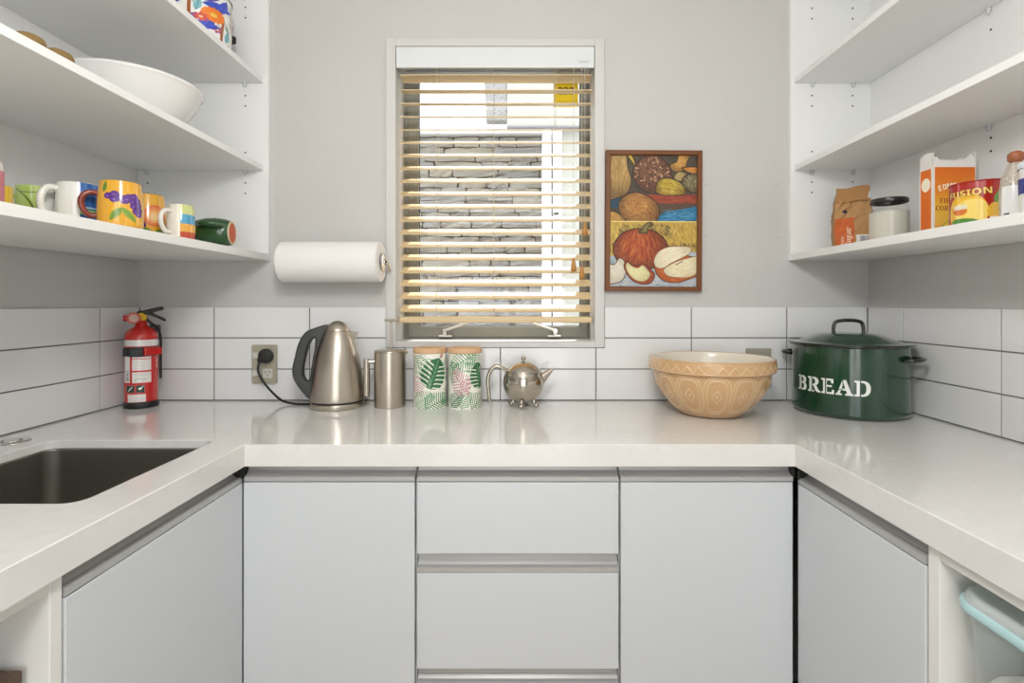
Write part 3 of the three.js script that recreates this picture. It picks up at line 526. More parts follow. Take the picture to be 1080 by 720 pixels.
// ---------------------------------------------------------------- ball teapot
{
  const o = thing('teapot', 'small polished ball teapot on ball feet with arched handle', 'teapot', [0.0176, TOP, 0.105]);
  const R = 0.0625, cy = 0.0755;
  const sph = []; for (let i = 0; i <= 40; i++) { const a = -PI / 2 + (PI / 2 + 0.52) * i / 40; sph.push([R * Math.cos(a), cy + R * Math.sin(a)]); }
  part('body', lathe(sph, 96), mt.polished, o);
  const lid = []; for (let i = 0; i <= 24; i++) { const a = 0.54 + (PI / 2 - 0.54) * i / 24; lid.push([(R + 0.0006) * Math.cos(a), cy + 0.0006 + R * Math.sin(a)]); }
  const l = part('lid', lathe([[R * Math.cos(0.53), cy + R * Math.sin(0.53)], ...lid], 96), mt.polished, o);
  part('knob', lathe([[0.003, 0.136], [0.0035, 0.141], [0.0072, 0.145], [0.0078, 0.149], [0.005, 0.153], [0, 0.1545]], 28), mt.polished, l);
  part('handle', tube([[-0.050, 0.108, 0], [-0.063, 0.118, 0.002], [-0.082, 0.124, 0.003], [-0.099, 0.112, 0.003], [-0.108, 0.085, 0.003], [-0.106, 0.05, 0.003], [-0.103, 0.018, 0.003]], 0.0058, 60, 16), mt.polished, o);
  const sp = new THREE.CylinderGeometry(0.0035, 0.019, 0.056, 32, 6, true), p = sp.attributes.position;
  for (let i = 0; i < p.count; i++) { const t = (p.getY(i) + 0.028) / 0.056; p.setY(i, p.getY(i) - Math.max(0, t - 0.5) * p.getX(i) * -1.2); }
  sp.computeVertexNormals(); const spM = mt.polished.clone(); spM.side = THREE.DoubleSide;
  part('spout', sp, spM, o, [0.068, 0.098, 0.002], [0, 0, -0.84]);
  for (const a of [-0.18, 1.2, 2.9, -2.0]) { const x = 0.037 * Math.sin(a), z = 0.037 * Math.cos(a); part('foot', merge(new THREE.SphereGeometry(0.0085, 24, 16).translate(x * 1.1, 0.0085, z * 1.1), cyl(0.004, 0.006, 0.018, 16, x * 0.92, 0.02, z * 0.92)), mt.polished, o); }
}

// ---------------------------------------------------------------- earthenware mixing bowl
{
  const X = 0.553, Z = 0.194, o = thing('mixing_bowl', 'large cane-coloured earthenware mixing bowl with moulded panels', 'bowl', [X, TOP, Z]);
  const R = 0.1715, Ht = 0.162;
  const seg = 600, prof = [];
  const bodyR = (y) => { const t = Math.min(1, y / 0.126); return 0.078 + (0.1585 - 0.078) * Math.pow(Math.sin(t * PI / 2), 0.82); };
  for (let i = 0; i <= 6; i++) prof.push([0.07 + 0.008 * i / 6, 0.0 + 0.002 * (i / 6) ** 2, 0]);
  for (let i = 1; i <= 92; i++) { const y = 0.002 + 0.122 * i / 92; prof.push([bodyR(y), y, 1]); }
  prof.push([0.1635, 0.1245, 0], [0.169, 0.126, 0]);
  for (let i = 0; i <= 24; i++) prof.push([0.1705 + 0.001 * Math.sin(i / 24 * PI), 0.128 + 0.028 * i / 24, 2]);
  prof.push([0.1715, 0.159, 0], [0.1695, 0.1618, 0], [0.166, 0.1625, 0], [0.1625, 0.161, 0]);
  const line = (d, w) => Math.max(0, 1 - Math.abs(d) / w);
  const N = 13, zig = 36;
  function relief(th, y, kind) {
    if (kind === 2) { const u = ((th / (2 * PI) * zig) % 1 + 1) % 1, tri = Math.abs(u - 0.5) * 2, v = (y - 0.131) / 0.019; return 0.0016 * Math.max(line(v - tri, 0.2), line(y - 0.1295, 0.0012), line(y - 0.1535, 0.0012)); }
    if (kind === 1) {
      const u = (((th / (2 * PI) * N) % 1 + 1) % 1 - 0.5) * 2, v = (y - 0.069) / 0.044, wdt = 2 * PI * bodyR(y) / N / 2;
      const bow = 0.72, s1 = Math.pow(Math.pow(Math.abs(u) / bow, 3.2) + Math.pow(Math.abs(v), 3.2), 1 / 3.2) - 1;
      const s2 = Math.pow(Math.pow(Math.abs(u) / 0.94, 3.2) + Math.pow(Math.abs(v) / 1.16, 3.2), 1 / 3.2) - 1;
      const dm = Math.abs(u) / 0.36 + Math.abs(v) / 0.42 - 1, dm2 = Math.abs(u) / 0.14 + Math.abs(v) / 0.17 - 1;
      return 0.0018 * Math.max(line(s1, 0.075), 0.8 * line(s2, 0.06), line(dm, 0.2), Math.max(0, Math.min(1, -dm2 * 3)) * 0.8);
    }
    return 0;
  }
  const pos = [], idx = [], uv = [], col = [];
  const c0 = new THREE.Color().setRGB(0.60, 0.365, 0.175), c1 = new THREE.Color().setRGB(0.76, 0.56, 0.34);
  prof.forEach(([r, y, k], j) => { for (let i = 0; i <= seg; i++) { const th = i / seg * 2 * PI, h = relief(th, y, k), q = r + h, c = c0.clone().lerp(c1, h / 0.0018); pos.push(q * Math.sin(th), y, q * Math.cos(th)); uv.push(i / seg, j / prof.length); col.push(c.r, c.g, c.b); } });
  const W = seg + 1; for (let j = 0; j + 1 < prof.length; j++) for (let i = 0; i < seg; i++) { const a = j * W + i; idx.push(a, a + 1, a + W, a + 1, a + W + 1, a + W); }
  const g = new THREE.BufferGeometry(); g.setAttribute('position', new THREE.Float32BufferAttribute(pos, 3)); g.setAttribute('uv', new THREE.Float32BufferAttribute(uv, 2)); g.setAttribute('color', new THREE.Float32BufferAttribute(col, 3)); g.setIndex(idx); g.computeVertexNormals();
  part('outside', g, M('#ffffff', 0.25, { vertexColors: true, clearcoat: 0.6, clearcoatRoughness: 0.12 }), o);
  const inn = [[0.1628, 0.161], [0.159, 0.155], [0.156, 0.14], [0.153, 0.12], [0.146, 0.095], [0.132, 0.06], [0.108, 0.026], [0.07, 0.011], [0.0, 0.009]];
  part('inside_glaze', lathe(inn, 96), M([0.80, 0.74, 0.62], 0.2, { clearcoat: 0.5, side: THREE.DoubleSide }), o);
  part('underside', lathe([[0, 0.0002], [0.07, 0.0002]], 64), M([0.55, 0.35, 0.18], 0.6), o);
}

// ---------------------------------------------------------------- enamel bread bin
{
  const X = 0.966, Z = 0.168, o = thing('bread_bin', 'round dark green enamel bread bin lettered BREAD with lid', 'bread bin', [X, TOP, Z], -0.88);
  const r = 0.1465, hB = 0.197;
  const tx = canvasTex(2048, 512, (g, w, h) => {
    g.fillStyle = '#173d28'; g.fillRect(0, 0, w, h);
    // sheet: 2048 px = one turn (0.92 m), 512 px = 0.185 m; lettering about 0.175 m wide, 0.04 m high
    const S = w / (2 * PI * r), V0 = h / 0.185;
    g.save(); g.translate(w / 2, h - 0.0555 * V0); g.scale(S / 1000, V0 / 1000); g.fillStyle = '#eceee9';
    g.font = 'bold 56px serif'; g.textBaseline = 'alphabetic';
    const L = ['B', 'R', 'E', 'A', 'D'], ws = L.map((c) => g.measureText(c).width); const total = ws.reduce((a, b) => a + b, 0), k = 198 / (total + 4 * 3);
    g.scale(k, 1.0); let x = -(total + 12) / 2;
    L.forEach((c, i) => { g.fillStyle = '#eceee9'; g.strokeStyle = '#eceee9'; g.lineWidth = 1.6; g.strokeText(c, x, 0); g.fillText(c, x, 0); g.fillStyle = '#173d28'; if (c !== 'A') g.fillRect(x + ws[i] * 0.315, -60, 3.0, 80); else { g.fillRect(x + ws[i] * 0.40, -60, 2.0, 34); g.fillRect(x, -15.5, ws[i] * 0.44, 2); } x += ws[i] + 3; });
    g.restore();
  });
  const gm = M('#ffffff', 0.14, { map: tx, clearcoat: 0.7, clearcoatRoughness: 0.05 }), gp = M('#173d28', 0.14, { clearcoat: 0.7, clearcoatRoughness: 0.05 }), rim = M('#0e1712', 0.15, { clearcoat: 0.8 });
  part('body', lathe([[r, 0.012], [r, 0.06], [r, 0.1], [r, 0.15], [r, hB]], 96, true), gm, o, null, [0, PI, 0]);
  part('bottom', lathe([[0, 0.0], [0.128, 0.0], [0.137, 0.0015], [0.143, 0.0055], [r, 0.012]], 96), gp, o);
  part('rim', new THREE.TorusGeometry(r + 0.004, 0.004, 12, 96).rotateX(PI / 2).translate(0, hB, 0), rim, o);
  const lid = part('lid', lathe([[r + 0.010, hB + 0.001], [r + 0.0115, hB + 0.004], [r + 0.009, hB + 0.0065], [r - 0.012, hB + 0.0055], [r - 0.02, hB + 0.009], [0.112, hB + 0.0155], [0.092, hB + 0.0235], [0.074, hB + 0.030], [0.05, hB + 0.033], [0, hB + 0.0345]], 96), gp, o);
  part('lid_rim', new THREE.TorusGeometry(r + 0.0105, 0.0026, 10, 96).rotateX(PI / 2).translate(0, hB + 0.004, 0), rim, lid);
  const hA = 0.8;    // turned square to the viewer
  part('lid_handle', tube([[-0.042, hB + 0.028, 0], [-0.041, hB + 0.05, 0], [-0.036, hB + 0.062, 0], [-0.02, hB + 0.067, 0], [0.02, hB + 0.067, 0], [0.036, hB + 0.062, 0], [0.041, hB + 0.05, 0], [0.042, hB + 0.028, 0]], 0.0052, 70, 12), rim, lid, null, [0, hA, 0]);
  // side handles, a quarter turn from the lettering
  for (const s of [-1, 1]) part('side_handle', tube([[s * (r - 0.002), 0.162, 0.036], [s * (r + 0.014), 0.163, 0.035], [s * (r + 0.027), 0.164, 0.024], [s * (r + 0.031), 0.164, 0], [s * (r + 0.027), 0.164, -0.024], [s * (r + 0.014), 0.163, -0.035], [s * (r - 0.002), 0.162, -0.036]], 0.006, 50, 12), rim, o);
}

// ---------------------------------------------------------------- paper towel on its holder
{
  const y = 1.3425, z = 0.083;
  const o = thing('paper_towel_roll', 'white paper towel roll hung on the wall left of the window', 'paper towel', [-0.573, y, z]);
  const r = 0.0625, L = 0.307, pb = noiseTex(256, (x, yy, n) => { const k = 128 + 70 * Math.sin(x / n * 2 * PI * 16) * Math.sin(yy / n * 2 * PI * 16) + 40 * (n96(x / n, yy / n) - 0.5); return [k, k, k]; }, false); pb.repeat.set(6, 5);
  part('sheets', lathe([[0.021, -L / 2], [r - 0.004, -L / 2], [r - 0.001, -L / 2 + 0.002], [r, -L / 2 + 0.006], [r, 0], [r, L / 2 - 0.006], [r - 0.001, L / 2 - 0.002], [r - 0.004, L / 2], [0.021, L / 2]], 80).rotateZ(-PI / 2), M([0.84, 0.83, 0.815], 0.95, { bumpMap: pb, bumpScale: 0.0006 }), o);
  part('core', lathe([[0.0205, -L / 2 + 0.001], [0.0205, L / 2 - 0.001]], 40).rotateZ(-PI / 2), M('#b79b76', 0.9, { side: THREE.DoubleSide }), o);
  part('loose_sheet', poly([[0, 0], [0.001, 0], [0.001, 0.04], [0, 0.04]], L - 0.01, 0).rotateY(PI / 2).translate(-L / 2 + 0.005, -0.062, -0.014), M([0.84, 0.83, 0.815], 0.95), o);
  const h = thing('paper_towel_holder', 'chrome wall bracket and spindle holding the paper towel roll', 'holder', [-0.573, y, 0]);
  part('spindle', rod([-L / 2 - 0.012, 0, z], [L / 2 + 0.012, 0, z], 0.008, 20), mt.chrome, h);
  for (const s of [-1, 1]) {
    part('end_disc', lathe([[0, 0.006], [0.018, 0.006], [0.027, 0.0035], [0.0285, 0]], 40).rotateZ(-PI / 2 * s), mt.chrome, h, [s * (L / 2 + 0.004), 0, z]);
    part('arm', tube([[s * (L / 2 + 0.012), 0, z], [s * (L / 2 + 0.014), -0.004, z - 0.02], [s * (L / 2 + 0.014), -0.02, 0.04], [s * (L / 2 + 0.012), -0.024, 0.012], [s * (L / 2 + 0.011), -0.024, 0.002]], 0.004, 30, 10), mt.chrome, h);
    part('wall_plate', cyl(0.012, 0.012, 0.004, 24).rotateX(PI / 2), mt.chrome, h, [s * (L / 2 + 0.011), -0.024, 0.002]);
  }
}

// ---------------------------------------------------------------- framed still life
{
  const W = 0.3095, Hh = 0.4525, o = thing('framed_picture', 'brown framed painting of pumpkins, gourds and cut apples', 'picture', [0.437, 1.4797, 0.0]);
  o.rotation.z = -0.006;
  const fm = M('#ffffff', 0.4, { map: woodTex('#7c4a22', '#3d1f0a', [4, 4]) }), t = 0.015;
  const bar = (len) => poly([[-len / 2, 0], [len / 2, 0], [len / 2 - t, t], [-len / 2 + t, t]], 0.02, 0.0015);
  part('frame_bar', bar(W), fm, o, [0, -Hh / 2, 0.001]); part('frame_bar', bar(W), fm, o, [0, Hh / 2, 0.001], [0, 0, PI]);
  part('frame_bar', bar(Hh), fm, o, [W / 2, 0, 0.001], [0, 0, PI / 2]); part('frame_bar', bar(Hh), fm, o, [-W / 2, 0, 0.001], [0, 0, -PI / 2]);
  const tx = canvasTex(720, 1104, (g, w, h) => {
    const dab = (n, f) => { for (let i = 0; i < n; i++) f(i); };
    const strokes = (n, x0, y0, x1, y1, cols, len, wd, ang, clip) => { g.save(); if (clip) { g.beginPath(); clip(); g.clip(); } dab(n, () => { const x = x0 + rnd() * (x1 - x0), y = y0 + rnd() * (y1 - y0), a = typeof ang === 'function' ? ang(x, y) : ang + (rnd() - 0.5) * 0.5, l = len * (0.5 + rnd()); g.strokeStyle = cols[Math.floor(rnd() * cols.length)]; g.globalAlpha = 0.55; g.lineWidth = wd * (0.5 + rnd()); g.lineCap = 'round'; g.beginPath(); g.moveTo(x, y); g.lineTo(x + Math.cos(a) * l, y + Math.sin(a) * l); g.stroke(); }); g.restore(); };
    const blob = (pts) => { const q = smoothPath(pts.map(([a, b]) => [a * w, b * h]), 50); g.moveTo(...q[0]); q.forEach((p) => g.lineTo(...p)); g.closePath(); };
    const item = (pts, base, cols, n, len, wd, ang, out = '#33261a', ow = 8) => { g.fillStyle = base; g.beginPath(); blob(pts); g.fill(); const xs = pts.map((p) => p[0] * w), ys = pts.map((p) => p[1] * h); strokes(n, Math.min(...xs), Math.min(...ys), Math.max(...xs), Math.max(...ys), cols, len, wd, ang, () => blob(pts)); { const ax = Math.min(...xs), bx2 = Math.max(...xs), ay = Math.min(...ys), by = Math.max(...ys), R = Math.max(bx2 - ax, by - ay) * 0.62, q = g.createRadialGradient(ax * 0.55 + bx2 * 0.45, ay * 0.6 + by * 0.4, R * 0.35, (ax + bx2) / 2, (ay + by) / 2, R); q.addColorStop(0, 'rgba(40,22,10,0)'); q.addColorStop(1, out === '#33261a' || out === '#3a1c12' ? 'rgba(40,22,10,0.6)' : 'rgba(60,36,16,0.18)'); g.save(); g.beginPath(); blob(pts); g.clip(); g.fillStyle = q; g.fillRect(ax, ay, bx2 - ax, by - ay); g.restore(); } g.strokeStyle = out; g.lineWidth = ow; g.globalAlpha = 0.85; g.beginPath(); blob(pts); g.stroke(); g.globalAlpha = 1; };
    g.fillStyle = '#4a4136'; g.fillRect(0, 0, w, h); strokes(700, 0, 0, w, h * 0.5, ['#3a332b', '#5a5145', '#6d5f4a', '#4a3a30'], 30, 6, 0.7);
    // upper shelf of gourds
    g.fillStyle = '#7d3526'; g.fillRect(w * 0.42, h * 0.30, w * 0.6, h * 0.065); strokes(160, w * 0.42, h * 0.3, w, h * 0.365, ['#a0452f', '#8a3a28', '#b85a3c'], 60, 5, 0.02);
    g.fillStyle = '#5a4534'; g.beginPath(); g.moveTo(w * 0.42, h * 0.365); g.lineTo(w, h * 0.37); g.lineTo(w * 0.8, h * 0.42); g.lineTo(w * 0.5, h * 0.44); g.fill();
    g.fillStyle = '#2b6f96'; g.beginPath(); g.moveTo(w * 0.55, h * 0.46); g.lineTo(w * 0.75, h * 0.42); g.lineTo(w, h * 0.385); g.lineTo(w, h * 0.495); g.lineTo(w * 0.55, h * 0.5); g.fill();
    strokes(160, w * 0.58, h * 0.42, w, h * 0.5, ['#2a78a8', '#3f93bd', '#1d5478', '#7ab4c8'], 50, 5, -0.15);
    g.fillStyle = '#27455a'; g.fillRect(0, h * 0.33, w * 0.14, h * 0.07);
    item([[-0.05, -0.05], [0.17, -0.03], [0.21, 0.1], [0.25, 0.2], [0.2, 0.29], [0.08, 0.33], [-0.05, 0.33]], '#b08d52', ['#c7a566', '#9c7a45', '#d2b274', '#8d6a3c', '#b3936a'], 300, 50, 6, 1.5);
    item([[0.22, -0.02], [0.28, 0.04], [0.3, 0.1], [0.26, 0.06], [0.2, 0.0]], '#c9a53f', ['#d8b94e'], 20, 20, 5, 1);
    item([[0.3, 0.07], [0.4, 0.01], [0.52, 0.0], [0.64, 0.05], [0.7, 0.13], [0.72, 0.19], [0.6, 0.2], [0.54, 0.28], [0.42, 0.28], [0.32, 0.23], [0.26, 0.15]], '#75503a', ['#8a6048', '#5d3d2b', '#9a7055', '#6b4837'], 340, 22, 7, (x, y) => x * 0.05 + y * 0.03);
    for (let i = 0; i < 70; i++) { g.fillStyle = ['#a77d62', '#c49a76', '#4a2f20'][i % 3]; g.beginPath(); const a = rnd() * 7, q = Math.sqrt(rnd()); g.ellipse(w * (0.48 + 0.2 * q * Math.cos(a)), h * (0.13 + 0.115 * q * Math.sin(a)), 9, 7, a, 0, 7); g.fill(); }
    item([[0.68, 0.08], [0.76, 0.05], [0.8, -0.02], [0.92, -0.02], [0.88, 0.06], [0.86, 0.11], [0.74, 0.13]], '#c6944a', ['#dbb063', '#b07c36', '#e2c184'], 90, 25, 5, 0.6);
    item([[0.82, 0.1], [0.9, 0.09], [1.04, 0.1], [1.04, 0.15], [0.94, 0.14]], '#bf7b33', ['#d99a4c'], 40, 20, 5, 0.2);
    item([[0.73, 0.16], [0.8, 0.125], [0.88, 0.14], [0.87, 0.18], [0.8, 0.2], [0.74, 0.19]], '#a8925a', ['#c9b77e', '#7c6a3e', '#d8c890'], 60, 14, 5, 1);
    item([[0.84, 0.17], [0.95, 0.14], [1.05, 0.15], [1.05, 0.27], [0.92, 0.28], [0.83, 0.23]], '#746b4c', ['#b9b184', '#46402d', '#8f8660', '#d0c79a'], 120, 16, 5, 0.9);
    item([[0.53, 0.24], [0.56, 0.19], [0.64, 0.175], [0.75, 0.19], [0.84, 0.23], [0.87, 0.29], [0.74, 0.305], [0.58, 0.3], [0.53, 0.28]], '#b39a35', ['#d3c24a', '#8f8a2e', '#b0763c', '#e0d66e', '#a3622f'], 150, 40, 6, 0.45);
    item([[0.11, 0.36], [0.2, 0.3], [0.33, 0.285], [0.45, 0.32], [0.53, 0.36], [0.57, 0.43], [0.54, 0.5], [0.4, 0.52], [0.22, 0.52], [0.13, 0.46]], '#b07b40', ['#cf9c57', '#8d5a2b', '#d8b26c', '#a0653a', '#c98b4a', '#6f4422'], 360, 24, 6, (x, y) => Math.atan2(y - h * 0.42, x - w * 0.33) + 1.2);
    item([[-0.05, 0.44], [0.06, 0.43], [0.13, 0.46], [0.2, 0.51], [-0.05, 0.52]], '#b88a45', ['#d7ad62', '#8f6330'], 80, 18, 6, 0.5);
    // lower panel
    g.fillStyle = '#c2a049'; g.fillRect(0, h * 0.505, w, h * 0.5); g.fillStyle = '#e4d48e'; g.fillRect(0, h * 0.5, w, h * 0.008);
    strokes(520, 0, h * 0.515, w, h * 0.72, ['#d9bb5c', '#a5833a', '#c9a64a', '#e6cf7c', '#8f7440'], 26, 6, 1.4);
    strokes(260, 0, h * 0.66, w, h * 0.76, ['#6c5a38', '#57492f', '#846d3c'], 24, 8, 1.2); strokes(200, w * 0.1, h * 0.52, w * 0.7, h * 0.62, ['#6a5a3c', '#544731'], 24, 7, 0.9);
    g.fillStyle = '#aeb6bd'; g.beginPath(); g.moveTo(0, h * 0.76); g.lineTo(w * 0.3, h * 0.8); g.lineTo(w * 0.75, h * 0.69); g.lineTo(w, h * 0.74); g.lineTo(w, h); g.lineTo(0, h); g.fill(); strokes(300, 0, h * 0.75, w, h, ['#c7ccd0', '#8598ab', '#dcdcd6', '#6f8699', '#d9cfc3'], 36, 7, 0.2);
    item([[0.05, 0.74], [0.06, 0.67], [0.14, 0.6], [0.25, 0.565], [0.38, 0.56], [0.5, 0.575], [0.62, 0.63], [0.67, 0.7], [0.64, 0.78], [0.52, 0.85], [0.35, 0.87], [0.16, 0.84]], '#a54a26', ['#c0602f', '#8a3720', '#d4803e', '#b3552a', '#7a2d1b', '#c97a45'], 620, 44, 7, (x, y) => PI / 2 + (x - w * 0.38) * -0.0042, '#3a1c12', 10);
    item([[0.33, 0.585], [0.38, 0.555], [0.42, 0.52], [0.48, 0.51], [0.5, 0.53], [0.44, 0.55], [0.43, 0.59]], '#7f7442', ['#9a8b52', '#574c2a'], 40, 18, 5, -0.6);
    item([[-0.05, 0.82], [0.06, 0.83], [0.12, 0.78], [0.17, 0.8], [0.2, 0.86], [0.15, 0.95], [0.05, 0.975], [-0.05, 0.97]], '#ddd6c3', ['#ebe5d4', '#cfc6b0', '#e3dcc4'], 90, 24, 7, 0.8, '#4a3c30');
    item([[0.17, 0.84], [0.2, 0.8], [0.26, 0.83], [0.33, 0.84], [0.38, 0.82], [0.46, 0.86], [0.52, 0.9], [0.48, 0.965], [0.36, 0.975], [0.25, 0.94]], '#a4452c', ['#b9552f', '#c97f3e'], 60, 24, 7, 0.6, '#4a2a1c');
    item([[0.19, 0.845], [0.21, 0.815], [0.27, 0.845], [0.33, 0.855], [0.38, 0.835], [0.44, 0.87], [0.47, 0.905], [0.42, 0.95], [0.34, 0.955], [0.25, 0.92]], '#e2dba4', ['#eee8bd', '#d3cf91', '#e8d8a8', '#dce0b0'], 110, 24, 7, 0.8, '#8b5a38', 4);
    item([[0.52, 0.8], [0.53, 0.88], [0.6, 0.94], [0.75, 0.965], [0.9, 0.94], [1.04, 0.89], [1.04, 0.8], [0.7, 0.75]], '#bc5f28', ['#d37a35', '#a34a20', '#e09248'], 110, 30, 7, 0.1, '#4a2415');
    item([[0.51, 0.81], [0.55, 0.74], [0.65, 0.7], [0.8, 0.69], [0.93, 0.7], [0.92, 0.74], [0.82, 0.78], [0.7, 0.82], [0.62, 0.855], [0.54, 0.85]], '#ebe1c2', ['#f4ecd4', '#ddd0ad', '#efe2b6', '#e9cfb4'], 150, 28, 7, -0.4, '#7a4a2c', 5);
    item([[0.62, 0.87], [0.72, 0.82], [0.86, 0.785], [1.04, 0.77], [1.04, 0.87], [0.92, 0.92], [0.76, 0.925], [0.66, 0.91]], '#eadfb9', ['#f3ead0', '#dccfa2', '#ecdcae', '#e5c8a8'], 150, 28, 7, -0.2, '#7a4a2c', 5);
    g.strokeStyle = '#6b4128'; g.lineWidth = 7; g.beginPath(); g.moveTo(w * 0.76, h * 0.83); g.lineTo(w * 0.84, h * 0.8); g.stroke();
  });
  const iw = W - 2 * t + 0.004, ih = Hh - 2 * t + 0.004;
  part('canvas', box(iw, ih, 0.006, 0, 0, 0.008), M('#ffffff', 0.6, { map: tx }), o);
  part('backing', box(iw, ih, 0.003, 0, 0, 0.0035), M('#6b5640', 0.9), o);
}

// ---------------------------------------------------------------- crockery on the left shelves
const S1 = SH[0] + 0.021, S2 = SH[1] + 0.0175, S3 = SH[2] + 0.0175;
function mug(label, x, z, h, r, tex, o2 = {}) {
  const o = thing('mug', label, 'mug', [x, S1, z], facing(x, z), 'mugs over the sink'), b = o2.belly ?? 0.0;
  const prof = []; for (let i = 0; i <= 16; i++) { const t = i / 16; prof.push([r * (1 - (o2.taper ?? 0) * t + b * Math.sin(PI * t)) * (i == 0 ? 0.93 : 1), h * t]); }
  part('body', lathe(prof, 64, true), M('#ffffff', 0.18, { map: tex, clearcoat: 0.6, clearcoatRoughness: 0.08 }), o, null, [0, PI + (o2.turn ?? 0), 0]);
  const rt = prof[16][0], im = M(o2.inside ?? '#ece8dc', 0.2, { clearcoat: 0.5 });
  part('inside', lathe([[rt, h], [rt - 0.0015, h + 0.0012], [rt - 0.0035, h], [rt - 0.005, h * 0.6], [rt - 0.006, 0.01], [0, 0.006]], 48), im, o);
  part('foot', lathe([[0, 0.0003], [r * 0.93, 0.0003]], 40), im, o);
  const a = (o2.ha ?? -90) * PI / 180, rm = r * (1 + b * 0.8), hh = h * (o2.hs ?? 0.33);
  part('handle', tube([[rm - 0.004, h * 0.5 + hh, 0], [rm + 0.011, h * 0.5 + hh, 0], [rm + 0.022, h * 0.5 + hh * 0.55, 0], [rm + 0.022, h * 0.5 - hh * 0.3, 0], [rm + 0.011, h * 0.5 - hh * 0.95, 0], [rm - 0.004, h * 0.5 - hh, 0]], o2.hr ?? 0.0055, 40, 12), M(o2.hc ?? '#e9e6dc', 0.2, { clearcoat: 0.6 }), o, null, [0, a - PI / 2, 0]);
  return o;
}
const leafShape = (g, x, y, l, w, a, c, v) => { g.save(); g.translate(x, y); g.rotate(a); g.fillStyle = c; g.beginPath(); g.moveTo(0, 0); g.quadraticCurveTo(l * 0.4, -w, l, 0); g.quadraticCurveTo(l * 0.4, w, 0, 0); g.fill(); g.strokeStyle = v; g.lineWidth = 4; g.beginPath(); g.moveTo(0, 0); g.lineTo(l, 0); g.stroke(); g.restore(); };
const grapes = (g, pts, R) => pts.forEach(([x, y]) => { g.fillStyle = '#5b2f86'; g.beginPath(); g.arc(x, y, R, 0, 7); g.fill(); g.strokeStyle = '#452170'; g.lineWidth = 2; g.stroke(); g.fillStyle = '#7c54a5'; g.beginPath(); g.arc(x - R * 0.2, y + R * 0.1, R * 0.35, 0, 7); g.fill(); });
